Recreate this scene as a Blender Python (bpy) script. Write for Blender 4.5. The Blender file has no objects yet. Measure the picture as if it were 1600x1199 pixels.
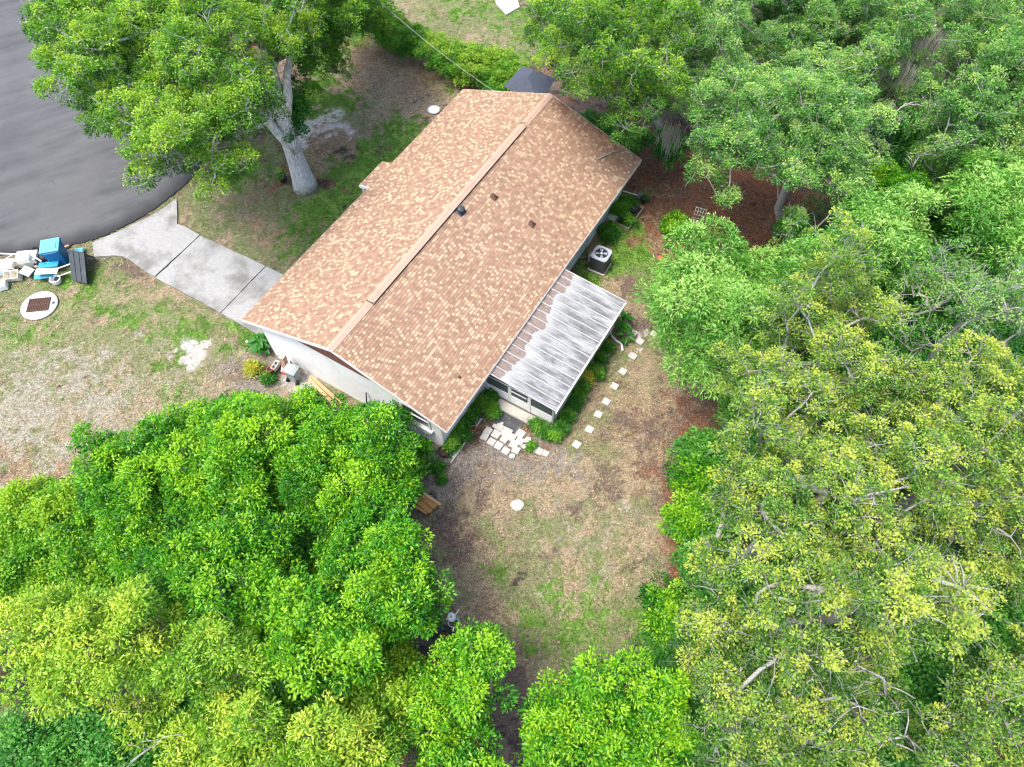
import bpy, math, random
import numpy as np
from mathutils import Vector, Matrix
random.seed(7); rng=np.random.default_rng(11)
sc=bpy.context.scene; col=sc.collection
# ---------------- camera, world, sun, exposure ----------------
HC=25.2; FPX=1112.0; TH=0.5314
cam=bpy.data.cameras.new('camera'); co=bpy.data.objects.new('camera',cam); col.objects.link(co)
co.location=(0,0,HC); co.rotation_euler=(TH,0,0)
cam.sensor_fit='HORIZONTAL'; cam.sensor_width=36; cam.lens=36*FPX/1600; cam.clip_end=2000
sc.camera=co
SUN_EL=math.radians(68); SUN_AZ=math.radians(-115)   # azimuth from +Y, negative = towards -X
wd=bpy.data.worlds.new('World'); sc.world=wd; wd.use_nodes=True
nt=wd.node_tree; bg=nt.nodes['Background']; sky=nt.nodes.new('ShaderNodeTexSky'); sky.sky_type='NISHITA'
sky.sun_disc=False; sky.sun_elevation=SUN_EL; sky.sun_rotation=SUN_AZ; sky.dust_density=3.0; sky.air_density=1.0
nt.links.new(sky.outputs[0],bg.inputs[0]); bg.inputs[1].default_value=0.145
sl=bpy.data.lights.new('sun','SUN'); sl.energy=1.4; sl.angle=math.radians(18); sl.color=(1,.955,.88)
so=bpy.data.objects.new('sun',sl); col.objects.link(so)
sd=Vector((math.sin(SUN_AZ)*math.cos(SUN_EL),math.cos(SUN_AZ)*math.cos(SUN_EL),math.sin(SUN_EL)))
so.rotation_euler=sd.to_track_quat('Z','Y').to_euler(); so.location=(0,0,60)
sc.view_settings.view_transform='Standard'; sc.view_settings.look='None'; sc.view_settings.gamma=1
sc.cycles.filter_width=1.1
sc.view_settings.exposure=1.68
# ---------------- frames ----------------
CX,CY,YAW,W,L,ZE,ZR=-.421*HC,.6468*HC,-.5369,.3824*HC,.6372*HC,.097*HC,.1612*HC
cY,sY=math.cos(YAW),math.sin(YAW)
def at(px,py,z=0.0):
    d=np.array([(px-800)/FPX, math.sin(TH)-(py-599.5)/FPX*math.cos(TH), -math.cos(TH)-(py-599.5)/FPX*math.sin(TH)])
    t=(z-HC)/d[2]; return Vector((d[0]*t,d[1]*t,z))
def wl(x,y,z=0.0): return Vector((CX+x*cY-y*sY,CY+x*sY+y*cY,z))
def loc(p):
    dx,dy=p[0]-CX,p[1]-CY; return Vector((dx*cY+dy*sY,-dx*sY+dy*cY,p[2]))
def onwall(px,py,yl=.3):     # point on the near gable wall plane, in house coordinates
    o=loc(Vector((0,0,HC))); d=loc(at(px,py,0))-o; t=(yl-o.y)/d.y; return o+d*t
# ---------------- materials ----------------
def mat(name,rough=.8,spec=.3,metal=0):
    m=bpy.data.materials.new(name); m.use_nodes=True; b=m.node_tree.nodes['Principled BSDF']
    b.inputs['Roughness'].default_value=rough; b.inputs['Specular IOR Level'].default_value=spec; b.inputs['Metallic'].default_value=metal
    return m,m.node_tree,b
def N(nt,t,**k):
    n=nt.nodes.new(t)
    for a,v in k.items():
        if a in('inp',):
            for i,x in v.items(): n.inputs[i].default_value=x
        else: setattr(n,a,v)
    return n
def ramp(nt,fac,stops):
    r=nt.nodes.new('ShaderNodeValToRGB'); e=r.color_ramp.elements
    while len(e)<len(stops): e.new(.5)
    for q,(p,c) in zip(e,stops): q.position=p; q.color=(*c,1) if len(c)==3 else c
    nt.links.new(fac,r.inputs[0]); return r.outputs[0]
def mixc(nt,f,a,b,mode='MIX'):
    m=nt.nodes.new('ShaderNodeMix'); m.data_type='RGBA'; m.blend_type=mode
    for i,v in ((0,f),(6,a),(7,b)):
        if isinstance(v,(int,float)): m.inputs[i].default_value=v
        elif isinstance(v,tuple): m.inputs[i].default_value=(*v,1)
        else: nt.links.new(v,m.inputs[i])
    return m.outputs[2]
def noise(nt,scale,detail=4,vec=None,rough=.55,out=0):
    n=N(nt,'ShaderNodeTexNoise',inp={'Scale':scale,'Detail':detail,'Roughness':rough})
    if vec is not None: nt.links.new(vec,n.inputs['Vector'])
    return n.outputs[out]
def coord(nt,kind='Object'): return nt.nodes.new('ShaderNodeTexCoord').outputs[kind]
def mapping(nt,v,scale=(1,1,1),rot=(0,0,0)):
    m=nt.nodes.new('ShaderNodeMapping'); m.inputs['Scale'].default_value=scale; m.inputs['Rotation'].default_value=rot
    nt.links.new(v,m.inputs[0]); return m.outputs[0]
def bump(nt,b,h,st=.4,dist=.02):
    n=nt.nodes.new('ShaderNodeBump'); n.inputs['Strength'].default_value=st; n.inputs['Distance'].default_value=dist
    nt.links.new(h,n.inputs['Height']); nt.links.new(n.outputs[0],b.inputs['Normal'])
def worn(name,c,dirt=(.12,.1,.08),amt=.5,scale=3,rough=.7,metal=0,spec=.3,var=.18,bs=.2,stretch=(1,1,1)):
    """plain coloured surface with tonal variation and dirt blotches"""
    m,nt,b=mat(name,rough,spec,metal); v=mapping(nt,coord(nt),stretch)
    n1=noise(nt,scale,6,v,.65); n2=noise(nt,scale*9,3,v)
    dark=tuple(x*(1-var) for x in c); lite=tuple(min(1,x*(1+var)) for x in c)
    a=ramp(nt,n2,[(.3,dark),(.7,lite)])
    f=ramp(nt,n1,[(.52,(0,0,0)),(.78,(amt,)*3)])
    nt.links.new(mixc(nt,f,a,dirt),b.inputs['Base Color']); bump(nt,b,n2,bs,.01)
    return m
M={}
M['stucco']=worn('white_stucco',(.78,.79,.79),(.5,.5,.47),.5,.8,.85,var=.04,bs=.3)
M['trim']=worn('white_trim',(.68,.68,.66),(.35,.33,.3),.5,2,.6,var=.05)
M['siding']=worn('maroon_siding',(.20,.085,.07),(.12,.06,.05),.5,2,.6)
M['concrete']=None
M['glass'],_,b=mat('dark_glass',.08,.6); b.inputs['Base Color'].default_value=(.04,.06,.07,1)
M['screen'],_,b=mat('insect_screen',.7,.2); b.inputs['Base Color'].default_value=(.10,.12,.125,1); b.inputs['Alpha'].default_value=.72
M['metal_grey']=worn('grey_metal',(.42,.46,.52),(.25,.25,.25),.4,4,.45,.3,.5)
M['dark_metal']=worn('dark_metal',(.045,.05,.06),(.15,.13,.1),.3,4,.45)
M['black']=worn('black_plastic',(.018,.02,.022),(.08,.07,.06),.4,5,.5)
M['slate']=worn('slate_plastic',(.016,.026,.036),(.09,.1,.1),.5,3,.45)
M['blue_bin']=worn('blue_plastic',(.01,.13,.33),(.05,.16,.25),.5,3,.4,var=.1)
M['lid_blue']=worn('faded_blue_plastic',(.11,.37,.41),(.2,.4,.42),.6,3,.45,var=.08)
M['teal']=worn('teal_plastic',(.03,.27,.36),(.1,.2,.2),.4,3,.4)
M['white']=worn('white_plastic',(.82,.82,.8),(.5,.48,.42),.4,3,.5,var=.04)
M['cream']=worn('cream_board',(.80,.75,.64),(.45,.35,.25),.4,3,.7,var=.05)
M['paleblue']=worn('pale_blue_board',(.55,.68,.74),(.4,.4,.4),.4,3,.6,var=.05)
M['grey_plastic']=worn('grey_plastic',(.30,.35,.36),(.18,.18,.17),.4,3,.5,var=.08)
M['card']=worn('cardboard',(.42,.25,.19),(.2,.12,.1),.5,6,.9)
M['red']=worn('red_plastic',(.62,.02,.03),(.3,.05,.04),.3,4,.45)
M['redmetal']=worn('red_metal',(.28,.03,.04),(.12,.05,.04),.6,6,.5)
M['terracotta']=worn('terracotta',(.42,.13,.06),(.25,.15,.1),.5,6,.85)
M['block']=worn('concrete_block',(.42,.41,.38),(.16,.16,.13),.6,5,.95,bs=.5)
M['paver']=worn('pale_paver',(.41,.40,.375),(.27,.25,.21),.6,4,.9,var=.07,bs=.4)
M['step']=worn('aged_concrete',(.40,.38,.34),(.14,.14,.12),.7,3,.95,bs=.4)
M['mat']=worn('dark_rubber_mat',(.055,.06,.065),(.17,.17,.16),.7,3,.8)
M['wood']=worn('new_lumber',(.52,.33,.17),(.3,.18,.09),.6,5,.8,stretch=(1,8,1))
M['oldwood']=worn('weathered_wood',(.26,.22,.17),(.1,.09,.07),.6,5,.9,stretch=(1,8,1))
M['orangewood']=worn('stained_wood',(.42,.20,.07),(.2,.09,.04),.7,5,.75,stretch=(6,1,1))
M['rust']=worn('rusty_iron',(.10,.05,.035),(.05,.03,.025),.6,9,.8)
M['soil']=worn('dark_soil',(.05,.035,.025),(.02,.02,.015),.5,9,1)
M['whiteconc']=worn('bright_concrete',(.41,.40,.38),(.3,.28,.26),.5,3,.95,var=.07)
M['wire']=worn('pale_cable',(.36,.36,.35),rough=.5)
M['rubber']=worn('tyre_rubber',(.022,.023,.026),(.1,.09,.08),.4,6,.8)
M['bluetarp']=worn('blue_tarp',(.02,.14,.27),(.1,.2,.3),.4,4,.5)
M['rackmetal']=worn('pale_rack',(.48,.5,.42),(.25,.22,.15),.5,6,.7)
# concrete drive
m,nt,b=mat('driveway_concrete',.9,.2); v=coord(nt); n1=noise(nt,.55,6,v,.6); n2=noise(nt,9,5,v,.7); n3=noise(nt,60,2,v)
a=ramp(nt,n2,[(.3,(.25,.25,.242)),(.7,(.335,.33,.315))]); f=ramp(nt,n1,[(.46,(0,0,0)),(.62,(.8,)*3)])
a=mixc(nt,f,a,(.13,.128,.112)); nt.links.new(mixc(nt,.25,a,ramp(nt,n3,[(.4,(.3,.3,.3)),(.6,(.7,.7,.7))]),'OVERLAY'),b.inputs['Base Color']); bump(nt,b,n3,.2,.005)
M['concrete']=m
# asphalt
m,nt,b=mat('asphalt',.85,.3); v=coord(nt); st=mapping(nt,mapping(nt,v,(1,1,1),(0,0,math.radians(-28))),(.3,1.5,1))
n1=noise(nt,.8,6,st,.6); n2=noise(nt,120,2,v); n3=noise(nt,.3,4,v); vo=N(nt,'ShaderNodeTexVoronoi',inp={'Scale':5.5}); nt.links.new(v,vo.inputs[0])
a=ramp(nt,n1,[(.28,(.052,.0525,.053)),(.5,(.076,.077,.078)),(.78,(.115,.116,.117))])
a=mixc(nt,ramp(nt,n3,[(.42,(0,0,0)),(.6,(.55,)*3)]),a,(.108,.107,.105))
a=mixc(nt,ramp(nt,vo.outputs['Distance'],[(.02,(.9,.9,.9)),(.07,(0,0,0))]),a,(.26,.26,.25))
b2=noise(nt,1.7,5,v,.7); a=mixc(nt,ramp(nt,b2,[(.62,(0,0,0)),(.72,(.5,)*3)]),a,(.05,.05,.05))
at_=N(nt,'ShaderNodeAttribute',attribute_name='edge'); a=mixc(nt,at_.outputs['Fac'],a,(.024,.025,.027))
nt.links.new(mixc(nt,.5,a,ramp(nt,n2,[(.35,(.3,.3,.3)),(.65,(.7,.7,.7))]),'OVERLAY'),b.inputs['Base Color']); bump(nt,b,n2,.3,.005)
M['asphalt']=m
# roof shingles (uv = metres along ridge, metres down slope)
def shingle(name,c0,c1,pale,thr=.73):
    m,nt,b=mat(name,.92,.15); uv=coord(nt,'UV')
    br=N(nt,'ShaderNodeTexBrick',offset=.37,offset_frequency=2,squash=1,inp={'Color1':(0,0,0,1),'Color2':(1,1,1,1),'Mortar':(.35,.35,.35,1),'Scale':1,'Mortar Size':.006,'Mortar Smooth':0,'Brick Width':.122,'Row Height':.125})
    nt.links.new(uv,br.inputs['Vector'])
    big=noise(nt,.35,3,uv); fine=noise(nt,90,2,uv)
    base=ramp(nt,br.outputs['Color'],[(.0,c0),(.42,c1),(thr-.02,tuple(x*1.12 for x in c1)),(thr+.02,tuple(x*.82 for x in pale)),(thr+.12,pale),(1,tuple(min(1,x*1.12) for x in pale))])
    sh=nt.nodes.new('ShaderNodeMath'); sh.operation='MULTIPLY'; nt.links.new(br.outputs['Fac'],sh.inputs[0]); sh.inputs[1].default_value=.55
    a=mixc(nt,sh.outputs[0],base,tuple(x*.45 for x in c0))
    a=mixc(nt,.18,a,ramp(nt,big,[(.35,(.38,.38,.38)),(.65,(.6,.6,.6))]),'OVERLAY')
    a=mixc(nt,.35,a,ramp(nt,fine,[(.3,(.25,.25,.25)),(.7,(.75,.75,.75))]),'OVERLAY')
    at=N(nt,'ShaderNodeAttribute',attribute_name='stain')
    nf=noise(nt,1.6,5,uv); mu=nt.nodes.new('ShaderNodeMath'); mu.operation='MULTIPLY'; nt.links.new(at.outputs['Fac'],mu.inputs[0]); nt.links.new(ramp(nt,nf,[(.35,(.1,)*3),(.6,(1,)*3)]),mu.inputs[1])
    a=mixc(nt,mu.outputs[0],a,(.12,.045,.018))
    nt.links.new(a,b.inputs['Base Color']); bump(nt,b,br.outputs['Color'],.25,.006); return m
M['shingle']=shingle('brown_shingle',(.228,.140,.094),(.290,.184,.123),(.42,.305,.20),thr=.72)
M['cap']=worn('ridge_cap_shingle',(.38,.265,.195),(.24,.16,.115),.6,2.5,.92,var=.15)
M['darkshingle']=worn('dark_shingle',(.06,.07,.095),(.11,.12,.14),.5,3,.9)
# peeling porch roof
m,nt,b=mat('peeling_white_roof',.75,.25); v=coord(nt)
sx=N(nt,'ShaderNodeSeparateXYZ'); nt.links.new(v,sx.inputs[0])
def math_(nt,op,a,b_):
    n=nt.nodes.new('ShaderNodeMath'); n.operation=op
    for i,q in enumerate((a,b_)):
        if isinstance(q,(int,float)): n.inputs[i].default_value=q
        else: nt.links.new(q,n.inputs[i])
    return n.outputs[0]
lo=noise(nt,1.1,3,mapping(nt,v,(.15,1,1))); n1=noise(nt,1.3,6,mapping(nt,v,(.8,2.2,1)),.65); n2=noise(nt,14,5,mapping(nt,v,(.3,1.8,1)),.7); n3=noise(nt,2.2,5,v,.7)
a=ramp(nt,n1,[(.32,(.38,.38,.375)),(.46,(.25,.255,.26)),(.58,(.11,.115,.12))])
a=mixc(nt,ramp(nt,n2,[(.45,(0,0,0)),(.62,(.75,)*3)]),a,(.22,.22,.22))
n5=noise(nt,7,3,mapping(nt,v,(.10,1.6,1)),.6); a=mixc(nt,ramp(nt,n5,[(.56,(0,0,0)),(.66,(.7,)*3)]),a,(.10,.10,.10))
# bright paint band close to the bare zone, then bare brown zone beside the eave
e=math_(nt,'ADD',sx.outputs[0],math_(nt,'MULTIPLY',lo,1.3)); e=math_(nt,'ADD',e,math_(nt,'MULTIPLY',n3,.5))
a=mixc(nt,ramp(nt,math_(nt,'SUBTRACT',e,1.8),[(.0,(.85,)*3),(.9,(0,)*3)]),a,(.37,.37,.365))
e2=math_(nt,'MULTIPLY',math_(nt,'SUBTRACT',e,1.86),5)
brown=ramp(nt,n2,[(.35,(.12,.085,.07)),(.65,(.26,.21,.185))])
bare=ramp(nt,e2,[(.35,(1,)*3),(.55,(0,)*3)]); a=mixc(nt,bare,a,brown)
bl=ramp(nt,noise(nt,.9,4,v,.6),[(.66,(0,)*3),(.72,(.8,)*3)]); a=mixc(nt,bl,a,(.15,.13,.115))
nt.links.new(a,b.inputs['Base Color']); bump(nt,b,n2,.15,.01)
M['porchroof']=m
M['rib']=worn('roof_rib',(.48,.48,.47),(.33,.33,.32),.5,5,.6,var=.06)
# bark
def bark(name,c0,c1,sc_=3):
    m,nt,b=mat(name,.95,.15); v=mapping(nt,coord(nt),(1,1,.3)); n1=noise(nt,sc_,6,v,.7); n2=noise(nt,sc_*6,5,v,.7)
    a=mixc(nt,.5,ramp(nt,n1,[(.3,c0),(.7,c1)]),ramp(nt,n2,[(.38,tuple(x*.35 for x in c0)),(.6,c1)]))
    nt.links.new(a,b.inputs['Base Color']); bump(nt,b,n2,.7,.04); return m
M['bark_oak']=bark('pale_oak_bark',(.32,.31,.29),(.66,.64,.61),2.2)
M['bark_pale']=bark('lichen_bark',(.26,.245,.22),(.50,.475,.44),5)
M['bark_dark']=bark('brown_bark',(.11,.085,.065),(.26,.215,.17),5)
M['moss']=worn('spanish_moss',(.42,.40,.34),(.25,.25,.2),.6,4,1)
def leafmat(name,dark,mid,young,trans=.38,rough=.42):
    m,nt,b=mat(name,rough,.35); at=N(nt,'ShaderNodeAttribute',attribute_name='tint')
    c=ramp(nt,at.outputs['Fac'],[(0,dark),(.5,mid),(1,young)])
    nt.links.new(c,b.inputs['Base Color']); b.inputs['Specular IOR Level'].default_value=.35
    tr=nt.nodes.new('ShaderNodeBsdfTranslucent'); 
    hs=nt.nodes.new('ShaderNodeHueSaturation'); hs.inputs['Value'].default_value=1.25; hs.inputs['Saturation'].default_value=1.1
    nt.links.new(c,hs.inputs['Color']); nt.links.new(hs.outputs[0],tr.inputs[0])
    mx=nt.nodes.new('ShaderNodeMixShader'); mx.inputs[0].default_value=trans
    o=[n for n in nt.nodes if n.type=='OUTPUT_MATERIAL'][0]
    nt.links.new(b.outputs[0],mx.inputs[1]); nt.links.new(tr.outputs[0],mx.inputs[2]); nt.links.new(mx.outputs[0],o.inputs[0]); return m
LM={'oak':leafmat('oak_leaf',(.020,.080,.008),(.105,.30,.022),(.36,.52,.05)),
 'oaky':leafmat('yellowing_oak_leaf',(.028,.10,.015),(.165,.34,.042),(.50,.57,.09)),
 'greyg':leafmat('grey_green_leaf',(.022,.09,.016),(.125,.34,.060),(.38,.54,.13)),
 'mango':leafmat('long_bright_leaf',(.02,.12,.012),(.13,.38,.045),(.40,.60,.15)),
 'lush':leafmat('lush_leaf',(.008,.085,.004),(.066,.31,.008),(.32,.56,.022)),
 'yellow':leafmat('lime_leaf',(.05,.18,.010),(.23,.45,.025),(.57,.65,.08)),
 'dark':leafmat('dark_leaf',(.012,.085,.014),(.040,.22,.03),(.14,.38,.05)),
 'vine':leafmat('vine_leaf',(.018,.11,.008),(.085,.33,.014),(.32,.50,.03)),
 'hedge':leafmat('hedge_leaf',(.018,.11,.008),(.080,.30,.018),(.32,.46,.05)),
 'bed':leafmat('bed_leaf',(.010,.08,.008),(.035,.20,.018),(.20,.42,.035)),
 'croton':leafmat('croton_leaf',(.12,.18,.02),(.38,.42,.04),(.62,.58,.08)),
 'palm':leafmat('palm_frond',(.05,.08,.02),(.14,.18,.04),(.30,.30,.09))}
# ---------------- mesh helpers ----------------
def tag(o,label=None,cat=None,group=None,kind=None):
    if label:o['label']=label
    if cat:o['category']=cat
    if group:o['group']=group
    if kind:o['kind']=kind
    return o
def thing(name,p,label,cat,group=None,rz=0):
    o=bpy.data.objects.new(name,None); col.objects.link(o); o.location=p; o.rotation_euler=(0,0,rz); o.empty_display_size=.2
    return tag(o,label,cat,group)
class MB:
    def __init__(s): s.v=[]; s.f=[]; s.uv=None
    def add(s,vs,fs):
        n=len(s.v); s.v+= [tuple(v) for v in vs]; s.f+=[tuple(i+n for i in f) for f in fs]; return s
    def box(s,c,d,rz=0,rx=0,ry=0,bev=0,taper=1):
        R=Matrix.Rotation(rz,3,'Z')@Matrix.Rotation(ry,3,'Y')@Matrix.Rotation(rx,3,'X'); c=Vector(c)
        x,y,z=d[0]/2,d[1]/2,d[2]/2; b=min(bev,x*.45,y*.45,z*.45)
        if b<=0:
            vs=[R@Vector((i*x*(taper if k<0 else 1),j*y*(taper if k<0 else 1),k*z))+c for k in(-1,1) for i,j in((-1,-1),(1,-1),(1,1),(-1,1))]
            return s.add(vs,[(3,2,1,0),(4,5,6,7),(0,1,5,4),(1,2,6,5),(2,3,7,6),(3,0,4,7)])
        rings=[]
        for zz,ins in((-z,b),(-z+b,0),(z-b,0),(z,b)):
            t=taper+(1-taper)*(zz+z)/(2*z); X,Y=(x-ins)*t,(y-ins)*t; q=max(b-ins*.0,1e-4)
            rings.append([(X-q*.0,-Y+q),(X,Y-q),(X-q,Y),(-X+q,Y),(-X,Y-q),(-X,-Y+q),(-X+q,-Y),(X-q,-Y)])
        zs=(-z,-z+b,z-b,z); vs=[]; fs=[]
        for r,zz in zip(rings,zs): vs+=[R@Vector((p[0],p[1],zz))+c for p in r]
        for k in range(3):
            for i in range(8):
                j=(i+1)%8; fs.append((k*8+i,k*8+j,k*8+8+j,k*8+8+i))
        fs.append(tuple(range(7,-1,-1))); fs.append(tuple(range(24,32)))
        return s.add(vs,fs)
    def tube(s,pts,rad,n=6,cap=True):
        P=[Vector(p) for p in pts]; m=len(P)
        if not hasattr(rad,'__len__'): rad=[rad]*m
        up=None; vs=[]; fs=[]
        for i,p in enumerate(P):
            t=(P[min(i+1,m-1)]-P[max(i-1,0)]); 
            if t.length<1e-9: t=Vector((0,0,1))
            t.normalize()
            if up is None: up=Vector((1,0,0)) if abs(t.x)<.8 else Vector((0,1,0))
            a=(up-t*up.dot(t)); a.normalize(); up=a; b=t.cross(a)
            for k in range(n):
                th=2*math.pi*k/n; vs.append(p+(a*math.cos(th)+b*math.sin(th))*rad[i])
        for i in range(m-1):
            for k in range(n):
                j=(k+1)%n; fs.append((i*n+k,i*n+j,i*n+n+j,i*n+n+k))
        if cap and n>3: fs.append(tuple(range(n-1,-1,-1))); fs.append(tuple(range((m-1)*n,m*n)))
        return s.add(vs,fs)
    def lathe(s,c,prof,n=20,rx=0,ry=0,rz=0,sx=1,sy=1):
        R=Matrix.Rotation(rz,3,'Z')@Matrix.Rotation(ry,3,'Y')@Matrix.Rotation(rx,3,'X'); c=Vector(c); vs=[];fs=[]
        for r,z in prof:
            for k in range(n):
                th=2*math.pi*k/n; vs.append(R@Vector((max(r,1e-4)*math.cos(th)*sx,max(r,1e-4)*math.sin(th)*sy,z))+c)
        for i in range(len(prof)-1):
            for k in range(n):
                j=(k+1)%n; fs.append((i*n+k,i*n+j,i*n+n+j,i*n+n+k))
        return s.add(vs,fs)
    def torus(s,c,R_,r,n=24,m=8,rx=0,rz=0,sx=1):
        R=Matrix.Rotation(rz,3,'Z')@Matrix.Rotation(rx,3,'X'); c=Vector(c); vs=[];fs=[]
        for i in range(n):
            a=2*math.pi*i/n
            for k in range(m):
                b=2*math.pi*k/m; q=R_+r*math.cos(b); vs.append(R@Vector((q*math.cos(a)*sx,q*math.sin(a),r*math.sin(b)))+c)
        for i in range(n):
            for k in range(m):
                i2=(i+1)%n;k2=(k+1)%m; fs.append((i*m+k,i2*m+k,i2*m+k2,i*m+k2))
        return s.add(vs,fs)
    def prism(s,poly,z0,z1):
        n=len(poly); vs=[(p[0],p[1],z0) for p in poly]+[(p[0],p[1],z1) for p in poly]
        A=sum(poly[i][0]*poly[(i+1)%n][1]-poly[(i+1)%n][0]*poly[i][1] for i in range(n))
        fs=[tuple(range(n-1,-1,-1)),tuple(range(n,2*n))]+[(i,(i+1)%n,(i+1)%n+n,i+n) for i in range(n)]
        if A<0: fs=[tuple(reversed(f)) for f in fs]
        return s.add(vs,fs)
    def build(s,name,m,parent=None,smooth=False,at=None):
        me=bpy.data.meshes.new(name); off=Vector(at) if at is not None else None
        vs=[tuple(Vector(v)-off) for v in s.v] if off is not None else s.v
        me.from_pydata(vs,[],s.f); me.materials.append(M[m] if isinstance(m,str) else m)
        if smooth:
            me.polygons.foreach_set('use_smooth',[True]*len(me.polygons))
        me.update(); o=bpy.data.objects.new(name,me); col.objects.link(o); o.parent=parent
        if off is not None: o.location=off
        return o
def nmesh(name,V,F,m,parent=None,attr=None,attrs=None):
    """numpy mesh: V (n,3), F (k,4) quads"""
    me=bpy.data.meshes.new(name); V=np.asarray(V,np.float32); F=np.asarray(F,np.int32); k=F.shape[1]
    me.vertices.add(len(V)); me.vertices.foreach_set('co',V.ravel())
    me.loops.add(F.size); me.loops.foreach_set('vertex_index',F.ravel())
    me.polygons.add(len(F)); me.polygons.foreach_set('loop_start',np.arange(0,F.size,k,dtype=np.int32)); me.polygons.foreach_set('loop_total',np.full(len(F),k,np.int32))
    me.update(calc_edges=True)
    for nm,a in (attrs or {}).items():
        A=me.attributes.new(nm,'FLOAT','FACE'); A.data.foreach_set('value',np.asarray(a,np.float32))
    me.materials.append(m); o=bpy.data.objects.new(name,me); col.objects.link(o); o.parent=parent
    return o
def unit(a): return a/np.maximum(np.linalg.norm(a,axis=1,keepdims=True),1e-9)
def leaf_quads(C,D,ln,wd,upb=.6):
    """one quad per leaf: base C, axis D"""
    n=len(C); rnd=rng.normal(size=(n,3)); rnd[:,2]+=upb*2.2
    s=unit(np.cross(D,rnd)); nn=np.cross(s,D); ln=ln[:,None]; wd=wd[:,None]
    droop=rng.uniform(0,.35,(n,1))*ln; k=rng.uniform(.15,.35,(n,1))*wd
    b=C; t=C+D*ln-np.array([0,0,1])*droop; mid=C+D*ln*.5
    l=mid+s*wd*.5+nn*k; r=mid-s*wd*.5+nn*k
    V=np.stack([b,r,t,l],1).reshape(-1,3); F=np.arange(4*n).reshape(-1,4); return V,F
SP={ #  cluster r, leaves per cluster, leaf len, width ratio, clusters/lobe , lobe r
 'oak':dict(cr=.33,n=110,ln=.088,wr=.52,k=27,lr=.92,mat='oak',bark='bark_oak',tm=.47,tw=10),
 'oaky':dict(cr=.245,n=84,ln=.078,wr=.5,k=34,lr=.92,mat='oaky',bark='bark_pale',tm=.36,tw=24),
 'greyg':dict(cr=.28,n=96,ln=.082,wr=.52,k=29,lr=.92,mat='greyg',bark='bark_pale',tm=.43,tw=12),
 'mango':dict(cr=.42,n=80,ln=.17,wr=.22,k=19,lr=.82,mat='mango',bark='bark_dark',tm=.48,tw=4),
 'lush':dict(cr=.32,n=92,ln=.115,wr=.40,k=22,lr=.78,mat='lush',bark='bark_dark',tm=.42,tw=4),
 'yellow':dict(cr=.33,n=88,ln=.115,wr=.34,k=22,lr=.82,mat='yellow',bark='bark_dark',tm=.46,tw=8),
 'dark':dict(cr=.36,n=66,ln=.125,wr=.45,k=20,lr=.8,mat='dark',bark='bark_dark',tm=.45,tw=3),
 'vine':dict(cr=.38,n=100,ln=.088,wr=.7,k=24,lr=.8,mat='vine',bark='bark_dark',tm=.50,tw=2),
 'sparse':dict(cr=.26,n=50,ln=.08,wr=.5,k=18,lr=.95,mat='greyg',bark='bark_pale',tm=.43,tw=18),
 'hedge':dict(cr=.27,n=92,ln=.09,wr=.55,k=26,lr=.75,mat='hedge',bark='bark_dark',tm=.46,tw=2),
 'bed':dict(cr=.15,n=30,ln=.13,wr=.22,k=11,lr=.3,mat='bed',bark='bark_dark',tm=.45,tw=0)}
def foliage(lobes,sp,density=1.0,tb=0.0):
    """lobes: array (n,5) x y z r zscale -> leaf mesh arrays, cluster centres per lobe"""
    P=SP[sp]; Cs=[];Os=[];Ls=[];T=[]
    for li,(x,y,z,r,zs) in enumerate(lobes):
        k=int(P['k']*density*(r/P['lr'])**1.7)+4
        d=unit(rng.normal(size=(k*2,3))); d=d[d[:,2]>-.45][:k]
        rr=r*rng.uniform(.6,1.25,(len(d),1)); c=np.array([x,y,z])+d*rr*np.array([1,1,zs])
        Cs.append(c);Os.append(d);Ls.append(np.full(len(d),li)); lt=rng.normal(0,.12)
        T.append(P['tm']+tb+lt+rng.normal(0,.17,len(d))+.20*(d[:,2]-.3)+(.34*(rng.random(len(d))<.42)*(d[:,2]>-.1) if sp=='oaky' else .14*(rng.random(len(d))<.3))-(.14 if zs<.79 else 0))  # lower lobes darker, tops lighter: crown shade put into colour besides leaf age
    C=np.vstack(Cs);O=np.vstack(Os);Lb=np.concatenate(Ls);T=np.concatenate(T)
    n=P['n']; m=len(C); cr=P['cr']*rng.uniform(.65,1.3,m)
    ci=np.repeat(np.arange(m),(n*rng.uniform(.6,1.3,m)).astype(int)); q=len(ci)
    d=unit(rng.normal(size=(q,3))+O[ci]*.6+np.array([0,0,.55])); u=rng.uniform(.1,1,(q,1))**.45
    p=C[ci]+d*cr[ci][:,None]*u*np.array([1,1,.72])
    D=d+rng.normal(size=(q,3))*.5; D[:,2]*=.5; D=unit(D)
    ln=P['ln']*rng.uniform(.6,1.3,q); V,F=leaf_quads(p,D,ln,ln*P['wr']*rng.uniform(.8,1.25,q))
    tint=np.clip(T[ci]+.62*(u[:,0]-.70)+.26*(d[:,2]-.45)+rng.normal(0,.085,q)+(rng.random(q)<.04)*.3,0,1)  # inner leaves darker: cluster self-shadow painted into tint, along with young outer tips
    return V,F,tint,C,Lb
def inpoly(X,Y,poly):
    ins=np.zeros(X.shape,bool); n=len(poly); j=n-1
    for i in range(n):
        xi,yi=poly[i][0],poly[i][1]; xj,yj=poly[j][0],poly[j][1]
        c=((yi>Y)!=(yj>Y))&(X<(xj-xi)*(Y-yi)/((yj-yi) if yj!=yi else 1e-9)+xi); ins^=c; j=i
    return ins
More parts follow.
